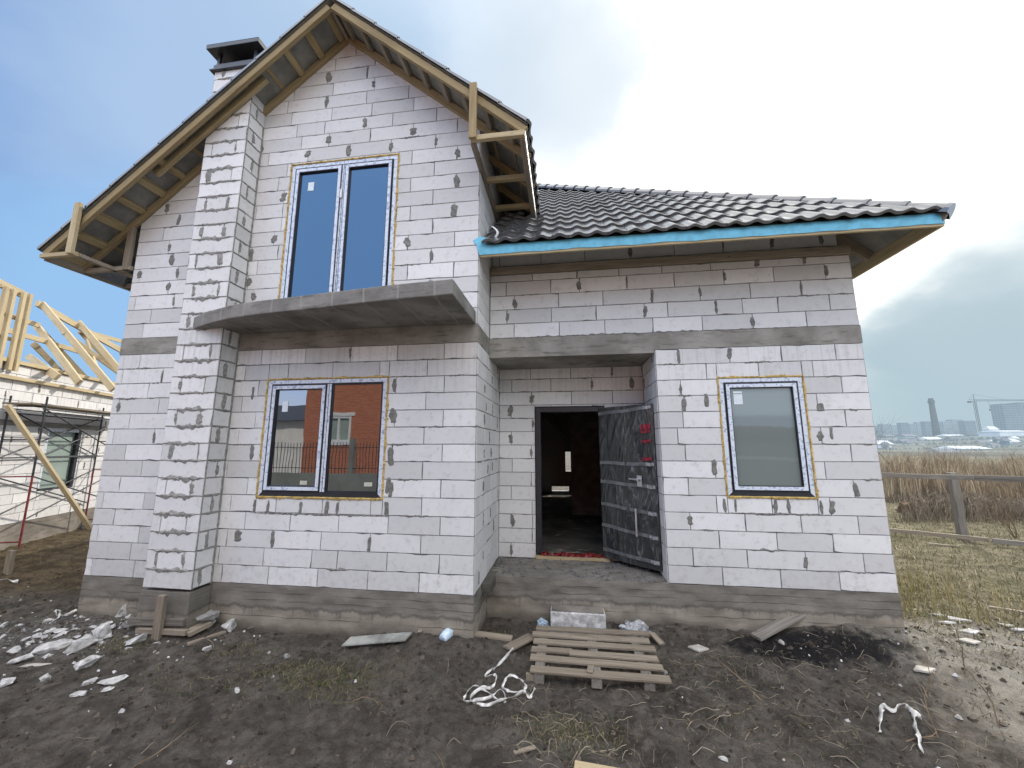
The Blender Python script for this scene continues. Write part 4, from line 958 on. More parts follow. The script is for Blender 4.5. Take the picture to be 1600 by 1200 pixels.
# litter of crumbs, clods and dry stalks
def crumbs(name, n, dist, size, cols, flat=.55):
    V = []; Fs = []; cl = []
    for _ in range(n):
        x, y = dist()
        if in_house(x, y) or y < -2.2: continue
        r = size[0]+(size[1]-size[0])*rng.random()**3; z = gh(x, y); a0 = rng.uniform(0, 6); o = len(V); k = 5
        V += [(x+r*math.cos(a0+2*PI*i/k)*rng.uniform(.6, 1.25), y+r*math.sin(a0+2*PI*i/k)*rng.uniform(.6, 1.25), z-.004) for i in range(k)]
        V += [(x+r*.55*math.cos(a0+2*PI*i/k+.4)*rng.uniform(.6, 1.2), y+r*.55*math.sin(a0+2*PI*i/k+.4)*rng.uniform(.6, 1.2), z+r*flat*rng.uniform(.6, 1.2)) for i in range(k)]
        c = rng.choice(cols); q = rng.uniform(.7, 1.25); c = tuple(v*q for v in c)
        f = [(o+i, o+(i+1) % k, o+k+(i+1) % k, o+k+i) for i in range(k)]+[tuple(o+k+i for i in range(k))]; Fs += f; cl += [c]*len(f)
    return vmesh(name, V, Fs, cl)
def wide(): return (rng.uniform(-7.5, 7), rng.uniform(-1.9, 1.6))
o = crumbs('soil_clods', 9000, wide, (.004, .030), [(.055, .047, .038), (.085, .070, .055), (.12, .10, .08), (.07, .06, .048), (.05, .042, .034)]); tag(o, 'small dark clods and crumbs of soil on the bare ground', 'soil clods', None, 'stuff')
def leftmix():
    if rng.random() < .62: return (rng.gauss(-4.5, .9), rng.gauss(-.45, .28))
    if rng.random() < .5: return (rng.gauss(5.2, 1.0), rng.gauss(.4, .45))
    return wide()
o = crumbs('rubble_chips', 800, leftmix, (.004, .024), [(.50, .50, .50), (.40, .39, .37), (.30, .28, .25), (.58, .58, .57)]); tag(o, 'tiny pale chips of broken block and plaster strewn over the soil', 'rubble', None, 'stuff')
V = []; Fs = []; cl = []
def stalk(x, y, L, a, r, c, lift=0.0):
    n = 4; pts_ = []; bend = rng.uniform(-1.0, 1.0)
    for i in range(n+1):
        t = i/n; aa = a+bend*t; 
        if i: x += math.cos(aa)*L/n; y += math.sin(aa)*L/n
        if in_house(x, y): return
        pts_.append(Vector((x, y, gh(x, y)+.006+lift*math.sin(t*PI)*L)))
    for p, q in zip(pts_, pts_[1:]):
        d = (q-p).normalized(); s = d.cross(Vector((0, 0, 1))).normalized()*r; u = Vector((0, 0, r*1.4)); o = len(V)
        V.extend([tuple(v) for v in (p-s, p+s, p+u, q-s, q+s, q+u)]); Fs.extend([(o, o+3, o+5, o+2), (o+2, o+5, o+4, o+1)]); cl.extend([c, c])
for _ in range(1000):
    if rng.random() < .68: x, y = rng.gauss(2.6, 1.3), rng.gauss(-.5, .6)
    elif rng.random() < .4: x, y = rng.gauss(1.0, .3), rng.gauss(-1.15, .2)
    else: x, y = wide()
    if y < -1.9: continue
    stalk(x, y, rng.uniform(.03, .20), rng.uniform(0, 6.28), rng.uniform(.0008, .0022), rng.choice([(.20, .17, .12), (.28, .24, .17), (.13, .10, .075), (.36, .31, .23), (.09, .075, .06)]), rng.choice([0, 0, .12, .25]))
o = vmesh('dry_stalks', V, Fs, cl); tag(o, 'scatter of thin dry stalks and straw over the dark soil', 'straw', None, 'stuff')

# ------------------------------------------------------------------ litter you could pick up
def chunk(name, p, size, mat, label, cat, group=None, seed=0, n=14, rz=0, sink=.25):
    r = random.Random(seed); bm = bmesh.new()
    for _ in range(n):
        v = Vector((r.gauss(0, 1), r.gauss(0, 1), r.gauss(0, 1))).normalized()*r.uniform(.75, 1); bm.verts.new((v.x*size[0]/2, v.y*size[1]/2, v.z*size[2]/2))
    res = bmesh.ops.convex_hull(bm, input=bm.verts); bmesh.ops.delete(bm, geom=[g for g in res['geom_interior'] if isinstance(g, bmesh.types.BMVert)], context='VERTS')
    bmesh.ops.subdivide_edges(bm, edges=bm.edges[:], cuts=2, use_grid_fill=True)
    for v in bm.verts: v.co += Vector((r.gauss(0, 1), r.gauss(0, 1), r.gauss(0, 1)))*min(size)*.022
    zmin = min(v.co.z for v in bm.verts)
    for v in bm.verts: v.co.z -= zmin
    me = bpy.data.meshes.new(name); bm.to_mesh(me); bm.free(); me.materials.append(MAT[mat]); o = bpy.data.objects.new(name, me)
    place(o, None, Matrix.Translation((p[0], p[1], gh(p[0], p[1])-size[2]*sink if len(p) < 3 else p[2])) @ Matrix.Rotation(rz, 4, 'Z')); return tag(o, label, cat, group)
def gp(u, v, z=-.48): q = on(u, v, 2, z); return (q.x, q.y)
big = [((125, 1012), (.26, .2, .12), 'large white block fragment left of the wooden stake, middle of the rubble heap'), ((160, 998), (.22, .2, .14), 'chunky white block lump leaning in the rubble heap against the left corner'),
 ((197, 968), (.17, .16, .17), 'upright pale lump of block against the foundation left of the chimney foot'), ((85, 1010), (.27, .2, .10), 'bluish white heap of crushed block at the left of the rubble'),
 ((213, 1008), (.22, .12, .10), 'long white block shard lying in front of the rubble heap'), ((135, 1043), (.19, .09, .10), 'wedge shaped white shard standing in bare soil in front of the rubble heap'),
 ((20, 1013), (.28, .13, .08), 'flat white slab piece at the left edge, nearest the neighbouring house'), ((30, 1031), (.20, .12, .06), 'flat white shard just below the leftmost slab piece'),
 ((170, 1066), (.22, .08, .06), 'long thin white shard lying lowest of the shards in front of the rubble'), ((140, 1064), (.13, .08, .05), 'short white shard beside the lowest long shard'),
 ((72, 1063), (.11, .08, .05), 'small white lump on dark soil left of the two low shards'), ((5, 1071), (.2, .12, .05), 'white slab end at the very left edge of the yard'),
 ((358, 987), (.2, .14, .15), 'white angular block piece right of the fallen plank at the chimney foot'), ((328, 985), (.11, .09, .10), 'small bluish white lump between the plank and the angular piece'),
 ((324, 1015), (.11, .08, .07), 'white fist sized lump in front of the fallen plank'), ((125, 1088), (.14, .06, .04), 'crumbled white scrap alone in the soil, lowest at the left'),
 ((168, 1078), (.08, .05, .04), 'small round white stone under the low shards'), ((55, 1040), (.26, .07, .03), 'greenish pale flat strip of board lying left of the wedge shaped shard')]
for i, (uv, sz, lab) in enumerate(big):
    sz = tuple(q*1.28 for q in sz); chunk('block_fragment', gp(*uv), sz, 'chunk' if i != 17 else 'tileshard', lab, 'block fragment', 'broken pieces of white block left of the house', 20+i, 12, rng.uniform(0, 3), .15)
for i in range(44):
    x, y = rng.gauss(-4.35, .7), rng.gauss(-.42, .22)
    if in_house(x, y) or y < -1.4: continue
    s = rng.uniform(.05, .13); chunk('block_chip', (x, y), (s*1.3, s, s*.6), 'chunk', 'small white chip of broken block among the rubble at the left corner of the house', 'block chip', 'small white chips in the rubble', 60+i, 10, rng.uniform(0, 3))
for i, (uv, sz, mat, lab) in enumerate([((318, 955), (.34, .2, .13), 'greystone', 'grey rounded lump of set mortar resting against the chimney foot'), ((205, 985), (.24, .2, .12), 'greystone', 'grey lump of mortar in the rubble beside the wooden stake'),
 ((448, 1028), (.10, .08, .07), 'greystone', 'small pale stone on dark soil below the left window'), ((1355, 990), (.14, .12, .09), 'chunk', 'white stone at the right end of the burnt patch'), ((1222, 1010), (.14, .06, .04), 'tileshard', 'pale chip lying in front of the burnt plank'),
 ((1040, 1050), (.06, .05, .04), 'greystone', 'tiny stone just off the near right corner of the pallet'), ((1130, 1182), (.07, .05, .03), 'chunk', 'small white pebble in the soil at the bottom edge right of centre'), ((1324, 1128), (.05, .05, .03), 'chunk', 'small white pebble left of the white strap end'),
 ((370, 1085), (.14, .05, .03), 'chunk', 'thin pale flake in bare soil below the tall stake'), ((420, 1022), (.05, .04, .03), 'chunk', 'tiny white crumb left of the pale stone under the left window')]):
    chunk('stone', gp(*uv) if i else (-2.98, -.16, -.36), sz, mat, lab, 'stone', None, 200+i, 16, rng.uniform(0, 3), .2)
def shard(uv, L, W_, lab, mat='tileshard', seed=0, tilt=.12, k=4):
    r = random.Random(seed); x, y = gp(*uv); m = MB(); poly = []
    for i in range(k): a = 2*PI*i/k+r.uniform(-.3, .3); poly.append((math.cos(a)*L/2*r.uniform(.8, 1.1), math.sin(a)*W_/2*r.uniform(.8, 1.1)))
    m.prism(poly, 0, .018); M = Matrix.Translation((x, y, gh(x, y)+.012)) @ Matrix.Rotation(r.uniform(-.4, .4), 4, 'Z') @ Matrix.Rotation(r.uniform(-tilt, tilt), 4, 'X') @ Matrix.Rotation(r.uniform(-tilt, tilt), 4, 'Y')
    tag(m.build('tile_shard', mat, None, M, bevel=.003), lab, 'tile shard', 'flat pieces of broken slab on the ground right of the pallet')
for i, (uv, L, W_, lab, k) in enumerate([((1090, 1012), .22, .14, 'square pale slab piece between the pallet and the burnt plank', 4), ((1445, 1058), .20, .16, 'square beige slab piece on the grey path in front of the right corner', 4),
   ((1515, 1016), .24, .14, 'beige slab piece at the middle of the path right of the house', 4), ((1497, 970), .26, .12, 'triangular white slab piece right of the house corner', 3), ((1480, 976), .2, .09, 'narrow white slab piece touching the triangular one', 4),
   ((1466, 958), .18, .07, 'thin white sliver farthest back in the debris by the house corner', 4), ((1572, 977), .22, .12, 'upturned triangular beige piece near the right edge', 3), ((1518, 997), .2, .12, 'small white slab piece just behind the beige one on the path', 4), ((1590, 984), .16, .06, 'white splinter at the right edge of the yard', 4)]):
    shard(uv, L, W_, lab, 'tileshard' if i in (0, 1, 2, 6) else 'chunk', i, .15, k)

# timber litter
def plank(name, p, q, w_, h, mat, label, cat, up=(0, 0, 1), group=None):
    return tag(beam(name, p, q, w_, h, mat, None, up, .004, .002), label, cat, group)
def G(u, v, dz=0, z=-.48): x, y = gp(u, v, z); return Vector((x, y, gh(x, y)+dz))
s0 = on(243, 1000, 1, -.42); plank('wooden_stake', (-3.36, -.40, -.62), (-3.36, -.40, -.03), .085, .05, 'oldwood', 'weathered square wooden stake standing in front of the chimney foot', 'stake', (0, 1, 0))
plank('plank_piece', G(290, 1003, .03), G(325, 990, .05), .13, .04, 'oldwood', 'short thick grey brown plank lying right of the wooden stake', 'plank')
plank('plank_piece', G(292, 1012, .01), G(352, 992, .02), .05, .025, 'oldwood', 'thin lath under the short thick plank right of the stake', 'plank')
plank('plank_piece', (-3.80, -.315, -.37), (-3.10, -.32, -.34), .04, .07, 'greywood', 'rough grey board lying across the chimney foot behind the stake', 'plank')
plank('plank_piece', (-3.66, -.335, -.44), (-3.02, -.36, -.41), .05, .05, 'oldwood', 'split brown board in front of the rough grey board at the chimney foot', 'plank')
plank('plank_piece', G(738, 1001, .01), G(800, 1006, .01), .10, .025, 'oldwood', 'flat grey board in the soil at the front corner of the house', 'plank')
plank('plank_piece', G(793, 1021, .03), G(832, 998, .05), .12, .025, 'oldwood', 'tilted board scrap leaning on the left side of the pallet', 'plank')
plank('plank_piece', G(655, 1004, .0), G(662, 995, .07), .05, .02, 'oldwood', 'small upright splinter of wood left of the blue white cup', 'wood scrap')
plank('plank_piece', G(1182, 1005, .03), G(1258, 990, .10), .12, .035, 'greywood', 'charred tilted plank in the burnt patch below the right window', 'plank')
plank('plank_piece', G(897, 1196, .01), G(985, 1212, .01), .11, .03, 'pine_pale', 'pale new board cut by the bottom edge of the picture', 'board')
plank('plank_piece', G(803, 1171, .0), G(836, 1160, .01), .03, .015, 'oldwood', 'small stick of pale wood in the soil in front of the strap tangle', 'stick')
plank('plank_piece', G(1545, 946, .02), G(1605, 958, .02), .06, .03, 'oldwood', 'long pale lath on the grass at the right edge', 'lath')
plank('plank_piece', G(1018, 995, .05), G(1034, 1008, .0), .07, .02, 'oldwood', 'short board end poking out behind the right end of the pallet', 'plank')
plank('plank_piece', (-11.35, 3.0, -.4), (-10.1, 1.95, -.42), .05, .04, 'palewood', 'thin yellow batten propped at the left edge near the neighbouring house', 'batten')
plank('wooden_stake', G(8, 897, -.1)+Vector((0, 0, 0)), G(8, 897, .38), .12, .05, 'oldwood', 'short brown stake at the left edge of the yard', 'stake', (0, 1, 0))

# pallet
pal = empty('pallet', (1.21, -.12, -.52), 'weathered wooden pallet lying flat in front of the porch with one broken slat', 'pallet')
px0, px1, zt = .625, 1.83, -.425; rows_ = [(.335, .075), (.185, .075), (.02, .085), (-.145, .085), (-.30, .085), (-.48, .1), (-.60, .06)]
ys = [.33, .18, .02, -.14, -.31, -.50]
for i, y in enumerate(ys):
    dx = rng.uniform(-.03, .03); a = rng.uniform(-.012, .012)
    if i == 3:
        beam('slat', (px0+.0, y, zt), (px0+.40, y+.004, zt), .085, .022, 'oldwood', pal, rough=.002); beam('slat', (px0+.37, y-.035, zt+.004), (px1-.01, y-.03, zt), .095, .022, 'oldwood', pal, rough=.002)
    else: beam('slat', (px0+dx, y-a, zt), (px1+dx, y+a, zt), .095 if i != 5 else .1, .022, 'oldwood', pal, rough=.002)
for x in (px0+.1, (px0+px1)/2, px1-.16): beam('stringer', (x, -.54, zt-.085), (x, .37, zt-.085), .09, .084, 'greywood', pal, rough=.002)
beam('slat', (px0+.02, -.50, -.53), (px0+.02, -.50, -.44), .07, .03, 'oldwood', pal, (0, -1, 0))
plank('plank_piece', (1.17, -.52, zt+.024), (1.19, -.41, zt+.024), .055, .012, 'oldwood', 'small wood chip lying on the nearest slats of the pallet', 'wood scrap')
# step block
m = MB(); pl = [(.79, .45), (1.405, .46), (1.40, .66), (.785, .655)]; n = 12
vs = []; fs = []
m.prism(pl, -.56, -.29); o = m.build('step_block', ['chunk'], None, bevel=.012); tag(o, 'white aerated block set as a step between the pallet and the porch', 'concrete block')
m = MB(); vs = []; nx_, ny_ = 24, 8; s, t = np.meshgrid(np.linspace(.80, 1.39, nx_+1), np.linspace(.465, .645, ny_+1)); zz = -.283+.004*fbm(s*14, t*14, 3)
m.add(list(zip(s.ravel(), t.ravel(), zz.ravel())), [(j*(nx_+1)+i, j*(nx_+1)+i+1, (j+1)*(nx_+1)+i+1, (j+1)*(nx_+1)+i) for j in range(ny_) for i in range(nx_)]); m.build('dirt_crust', 'porch', o)
# corrugated sheet by the wall
A, B = G(542, 1000, .03, -.43), G(640, 1003, .03, -.43); A.y -= .10; B.y -= .10; m = MB(); n = 110; d = (B-A); side = Vector((.03, .12, .03)); vs = []
for i in range(n+1): p = A+d*(i/n); k = .003*math.sin(i*1.9); vs += [p+Vector((0, 0, k)), p+side+Vector((0, 0, k)), p+Vector((0, 0, k-.012)), p+side+Vector((0, 0, k-.012))]
m.add(vs, [(4*i, 4*i+4, 4*i+5, 4*i+1) for i in range(n)]+[(4*i+2, 4*i+3, 4*i+7, 4*i+6) for i in range(n)]+[(4*i, 4*i+2, 4*i+6, 4*i+4) for i in range(n)]); tag(m.build('corrugated_sheet', 'corrugated', None), 'grey ridged strip of sheet lying against the foundation below the left window', 'corrugated sheet')

# crumpled plastic
def crumple(name, c, size, mat, label, cat, seed):
    r = random.Random(seed); bm = bmesh.new(); bmesh.ops.create_icosphere(bm, subdivisions=4, radius=1)
    for v in bm.verts:
        n = v.co.normalized(); k = 1+.55*float(fbm(np.array(n.x*2.4+seed), np.array(n.y*2.4+n.z*1.7), 4, .65)); v.co = Vector((n.x*size[0]*k, n.y*size[1]*k, max(-.2, n.z)*size[2]*k))
    me = bpy.data.meshes.new(name); bm.to_mesh(me); bm.free(); me.materials.append(MAT[mat]); o = bpy.data.objects.new(name, me); place(o, None, Matrix.Translation(c)); return tag(o, label, cat)
crumple('plastic_film', (1.72, .52, gh(1.72, .52)+.0), (.17, .10, .12), 'clearfilm', 'crumpled clear plastic film behind the right end of the pallet', 'plastic film', 3)
crumple('plastic_bag', (.69, .60, gh(.69, .6)+.0), (.06, .05, .06), 'bluebag', 'small crumpled plastic bag left of the step block', 'plastic bag', 5)
p = G(710, 998); m = MB(); K = 14; vs = []
for i, (r0, t) in enumerate(((.075, 0), (.07, .05), (.058, .12), (.05, .19), (.036, .2))):
    for k_ in range(K):
        a = 2*PI*k_/K; vs.append((r0*math.cos(a)*(1+.18*math.sin(3*a+i)), t, .05+r0*math.sin(a)*.8*(1+.1*math.sin(5*a))))
m.add(vs, [(i*K+k_, i*K+(k_+1) % K, (i+1)*K+(k_+1) % K, (i+1)*K+k_) for i in range(4) for k_ in range(K)]+[tuple(4*K+k_ for k_ in range(K))])
tag(m.build('plastic_cup', 'bluebag', None, Matrix.Translation(p) @ Matrix.Rotation(2.75, 4, 'Z') @ Matrix.Rotation(-.25, 4, 'X'), smooth=True), 'dented blue white plastic cup on the soil at the front corner of the house', 'plastic cup')
# white straps
def strap(name, pts_, wd, label):
    P = [Vector(p) for p in pts_]; Q = []
    for i in range(len(P)-1):
        p0, p1, p2, p3 = P[max(i-1, 0)], P[i], P[i+1], P[min(i+2, len(P)-1)]
        for k_ in range(8):
            t = k_/8; Q.append(.5*((2*p1)+(p2-p0)*t+(2*p0-5*p1+4*p2-p3)*t*t+(3*p1-p0-3*p2+p3)*t**3))
    Q.append(P[-1]); vs = []; n = len(Q)
    for i, q in enumerate(Q):
        d = (Q[min(i+1, n-1)]-Q[max(i-1, 0)]).normalized(); s = d.cross(Vector((0, 0, 1))); s = s.normalized() if s.length > .01 else Vector((1, 0, 0)); tw = 1.3*math.sin(i*.23+.5)+.5*math.sin(i*.71)
        nn = s.cross(d); s2 = s*math.cos(tw)+nn*math.sin(tw); vs += [q-s2*wd/2, q+s2*wd/2]
    m = MB(); m.add(vs, [(2*i, 2*i+1, 2*i+3, 2*i+2) for i in range(n-1)]); o = m.build(name, 'white_strap', None, smooth=True)
    sm = o.modifiers.new('solid', 'SOLIDIFY'); sm.thickness = .002; return tag(o, label, 'strap')
def GG(u, v, dz): q = G(u, v); q.z += dz; return q
strap('plastic_strap', [GG(u, v, z) for u, v, z in ((802, 1024, .07), (788, 1033, .04), (772, 1046, .02), (768, 1052, .05), (758, 1060, .02), (772, 1058, .03), (775, 1066, .03), (768, 1074, .02), (756, 1080, .03), (738, 1078, .04), (726, 1086, .03), (728, 1094, .02), (745, 1093, .03), (765, 1088, .03), (782, 1080, .04), (790, 1086, .02), (776, 1088, .03), (752, 1084, .05), (735, 1090, .02), (760, 1096, .015), (786, 1090, .02), (806, 1084, .03), (822, 1078, .04), (815, 1068, .05), (800, 1062, .06), (790, 1068, .05), (786, 1076, .03), (800, 1080, .04), (820, 1082, .03), (828, 1086, .02), (836, 1076, .03))], .024, 'tangle of white plastic strapping on the soil left of the pallet')
strap('plastic_strap', [GG(u, v, z) for u, v, z in ((1374, 1142, .02), (1377, 1130, .04), (1383, 1120, .06), (1395, 1119, .03), (1408, 1115, .04), (1416, 1114, .05), (1428, 1122, .05), (1440, 1131, .04), (1432, 1130, .07), (1430, 1140, .05), (1436, 1158, .03), (1441, 1178, .02))], .033, 'length of white plastic strapping looped on the soil at the lower right')
strap('plastic_strap', [GG(u, v, z) for u, v, z in ((78, 983, .04), (88, 978, .05), (92, 970, .08), (84, 968, .09), (88, 974, .07), (100, 972, .06), (118, 966, .07))], .03, 'short white plastic strip curled beside the left corner of the foundation')
strap('plastic_strap', [GG(u, v, z) for u, v, z in ((-8, 912, .03), (8, 908, .05), (28, 909, .03))], .05, 'white plastic scrap at the left edge near the brown stake')
# bare twigs
def twig(uv, L, a, label, up=.6, seed=0):
    r = random.Random(seed); m = MB(); q = G(*uv); p = Vector(q); d = Vector((math.cos(a)*(1-up), math.sin(a)*(1-up), up)).normalized(); rr = .005
    for i in range(7):
        e = p+d*L/7; m.tube(p, e, rr, 5, rr*.85); 
        if i > 1 and r.random() < .6:
            b = (d+Vector((r.uniform(-1, 1), r.uniform(-1, 1), r.uniform(-.2, .6)))*.8).normalized(); m.tube(e, e+b*L*.25, rr*.6, 4, rr*.3)
        p = e; d = (d+Vector((r.uniform(-.35, .35), r.uniform(-.35, .35), r.uniform(-.25, .15)))).normalized(); rr *= .88
    tag(m.build('dry_twig', 'twig', None), label, 'twig')
for i, (uv, L, a, up, lab) in enumerate([((700, 1198), .4, 2.4, .1, 'bent bare twig on the soil at the bottom edge'), ((540, 1095), .3, 0, .15, 'pale dry twig on soil beside the grass tuft'), ((205, 1198), .35, .9, .3, 'crooked pale twig standing in the soil at the lower left'), ((1415, 1160), .3, .2, .2, 'crooked twig lying right of the white strap end'), ((1510, 1060), .42, 1.0, .85, 'thin dead stem standing on the grey path'), ((1465, 1150), .55, 2.0, .8, 'thin dead stem leaning near the looped white strap'), ((1190, 1100), .5, 2.2, .3, 'long dry twig lying between the pallet and the looped strap'), ((1560, 1130), .5, 1.2, .75, 'dead weed stem at the lower right edge')]):
    twig(uv, L, a, lab, up, i)

# ------------------------------------------------------------------ fence in the field
fen = empty('wooden_fence', (9.8, 6.1, -.5), 'weathered wooden field fence with one thick post and two long rails', 'fence')
pb = Vector((9.75, 6.05, gh(9.75, 6.05))); 
beam('post', pb-Vector((0, 0, .2)), (pb.x-.02, pb.y, .98), .15, .13, 'greywood', fen, (0, 1, 0), .01, .006)
def fpt(u, d, z): q = at(u, 700, d); return Vector((q.x, q.y, z))
beam('rail', fpt(1150, 10.6, .90), fpt(1512, 8.42, .86), .07, .10, 'greywood', fen, rough=.006); beam('rail', fpt(1512, 8.45, .86), fpt(2000, 6.2, .86), .07, .11, 'greywood', fen, rough=.006)
beam('rail', fpt(1150, 11.8, -.45), fpt(1518, 8.6, -.42), .07, .08, 'oldwood', fen, rough=.006); beam('rail', fpt(1524, 8.5, -.42), fpt(2000, 6.4, -.40), .07, .09, 'greywood', fen, rough=.006)
for u, d in ((1230, 10.3), (1960, 6.3)):
    q = fpt(u, d, 0); beam('post', (q.x, q.y, -.7), (q.x, q.y, .96), .14, .12, 'greywood', fen, (0, 1, 0), .01, .006)
plank('plank_piece', fpt(1425, 8.6, -.47), fpt(1472, 8.3, -.46), .07, .03, 'oldwood', 'pale broken stick on the grass left of the fence post', 'stick')
# bare bushes
def bush(name, base, H, seed, label, group=None, spread=.5, th=.02):
    r = random.Random(seed); m = MB()
    def grow(p, d, L, rr, lev):
        q = p
        for i in range(3):
            e = q+d*L/3; m.tube(q, e, rr, 5, rr*.8); q = e; rr *= .8; d = (d+Vector((r.gauss(0, .18), r.gauss(0, .18), r.gauss(.03, .12)))).normalized()
            if lev < 3:
                for _ in range(2 if lev < 2 else 1): grow(q, (d+Vector((r.gauss(0, spread), r.gauss(0, spread), r.uniform(-.1, .5)))).normalized(), L*r.uniform(.45, .7), rr*.65, lev+1)
    for k_ in range(r.choice([3, 4, 5])):
        grow(Vector(base), Vector((r.gauss(0, .35), r.gauss(0, .35), 1)).normalized(), H*r.uniform(.6, .85), th*r.uniform(.5, 1), 0)
    return tag(m.build(name, 'twig', None), label, 'bush', group)
for i, (u, d, H, lab) in enumerate([(1588, 14.5, 2.4, 'bare leafless bush rising from the reeds at the right edge'), (1405, 17, 2.6, 'thin bare bush in the reeds beside the right corner of the house'), (1500, 21, 2.9, 'slender bare bush above the reeds directly behind the fence post'), (1560, 9.3, 1.1, 'low bare shrub on the grass right of the fence post')]):
    q = at(u, 700, d); bush('bare_bush', (q.x, q.y, gh(q.x, q.y)-.05), H, 40+i, lab, None, .55, .018)
q = at(1430, 740, 12.5); crumple('weed_heap', (q.x, q.y, gh(q.x, q.y)), (.55, .4, .38), 'twig', 'dark mound of dead weeds behind the fence left of its post', 'weed heap', 9)

# ------------------------------------------------------------------ far town
def town(name, u0, u1, vt, vb, d, mat, label, cat, group=None, floors=0, bays=0, roof=None, depth=.8, wmat='far_dark'):
    a, b = at(u0, vb, d), at(u1, vb, d); zt = at((u0+u1)/2, vt, d).z; zb = min(a.z, b.z)-12; wd = (b-a).length; X = Vector((b.x-a.x, b.y-a.y, 0)).normalized()
    c = (a+b)/2; rz = math.atan2(X.y, X.x); e = empty(name, (c.x, c.y, zb), label, cat, group, rz); M = WM[e]
    m = MB(); D = wd*depth; H = zt-zb; m.box((-wd/2, 0, 0), (wd/2, D, H)); m.build('wall', mat, e, M)
    if roof:
        m = MB(); m.add([(-wd/2-1, -1, H), (wd/2+1, -1, H), (wd/2+1, D+1, H), (-wd/2-1, D+1, H), (-wd/2, D/2, H+roof), (wd/2, D/2, H+roof)], [(0, 1, 5, 4), (1, 2, 5), (2, 3, 4, 5), (3, 0, 4), (0, 3, 2, 1)]); m.build('roof', 'far_roof' if mat != 'far_white' else 'far_white', e, M)
    return e
gA = 'pale apartment blocks on the skyline'
for i, (u0, u1, vt, lab) in enumerate([(1368, 1380, 665, 'pale apartment block half hidden behind the house corner, leftmost on the skyline'), (1382, 1396, 662, 'pale apartment block second from the house corner on the skyline'), (1398, 1409, 664, 'narrow grey apartment block between two pale ones left of the tall stack'), (1412, 1424, 660, 'tall pale apartment block left of the tall stack'), (1426, 1437, 662, 'apartment block third to the left of the tall stack base'), (1438, 1449, 659, 'apartment block second to the left of the tall stack base'), (1450, 1462, 658, 'apartment block directly behind the tall stack'), (1478, 1492, 658, 'broad pale apartment block right of the tall stack'), (1494, 1511, 655, 'highest pale apartment block midway between the tall stack and the crane'), (1513, 1530, 657, 'wide pale apartment block at the foot of the crane')]):
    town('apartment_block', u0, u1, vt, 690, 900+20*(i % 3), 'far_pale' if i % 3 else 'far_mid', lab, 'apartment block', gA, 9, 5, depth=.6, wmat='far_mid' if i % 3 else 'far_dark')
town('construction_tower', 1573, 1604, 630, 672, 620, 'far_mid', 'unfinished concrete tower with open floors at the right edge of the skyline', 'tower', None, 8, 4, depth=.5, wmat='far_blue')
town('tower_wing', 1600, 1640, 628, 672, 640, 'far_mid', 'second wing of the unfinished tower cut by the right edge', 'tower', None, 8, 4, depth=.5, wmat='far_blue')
# tall stack
b_ = at(1466, 692, 700); t_ = at(1459, 621, 700); m = MB(); zb = b_.z-15; H = t_.z-zb
e = empty('smokestack', (b_.x, b_.y, zb), 'tall dark tapering factory stack standing over the town skyline', 'smokestack'); Mx = WM[e]
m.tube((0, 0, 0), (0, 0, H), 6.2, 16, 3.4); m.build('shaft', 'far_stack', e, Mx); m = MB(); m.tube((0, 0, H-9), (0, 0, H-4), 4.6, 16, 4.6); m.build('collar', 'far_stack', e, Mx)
# crane
b_ = at(1531, 672, 610); zb = b_.z-8; e = empty('tower_crane', (b_.x, b_.y, zb), 'pale lattice tower crane with long jib beside the unfinished tower', 'crane', None, math.atan2(Rv.y, Rv.x)); Mx = WM[e]
H = at(1527, 626, 610).z-zb; m = MB()
for sx in (-1, 1):
    for sy in (-1, 1): m.tube((sx*1.1, sy*1.1, 0), (sx*1.1, sy*1.1, H), .35, 4)
for i in range(int(H/3)): m.tube((-1.1, -1.1, 3*i), (1.1, -1.1, 3*i+3), .22, 4)
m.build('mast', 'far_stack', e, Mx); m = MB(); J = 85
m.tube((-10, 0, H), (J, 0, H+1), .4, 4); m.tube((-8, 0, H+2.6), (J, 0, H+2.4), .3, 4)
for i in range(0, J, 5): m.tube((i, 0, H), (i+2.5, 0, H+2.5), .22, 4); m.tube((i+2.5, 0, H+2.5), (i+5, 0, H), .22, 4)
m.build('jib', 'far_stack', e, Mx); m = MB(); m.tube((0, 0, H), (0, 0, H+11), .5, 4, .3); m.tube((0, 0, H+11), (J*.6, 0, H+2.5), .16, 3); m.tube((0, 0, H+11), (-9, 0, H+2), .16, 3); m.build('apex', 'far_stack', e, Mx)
m = MB(); m.box((-10, -1.4, H-2.5), (-6, 1.4, H)); m.build('counterweight', 'far_stack', e, Mx); m = MB(); m.tube((22, 0, H), (22, 0, H-13), .15, 3); m.box((21, -.7, H-15), (23, .7, H-12.5)); m.build('hook_block', 'far_stack', e, Mx)
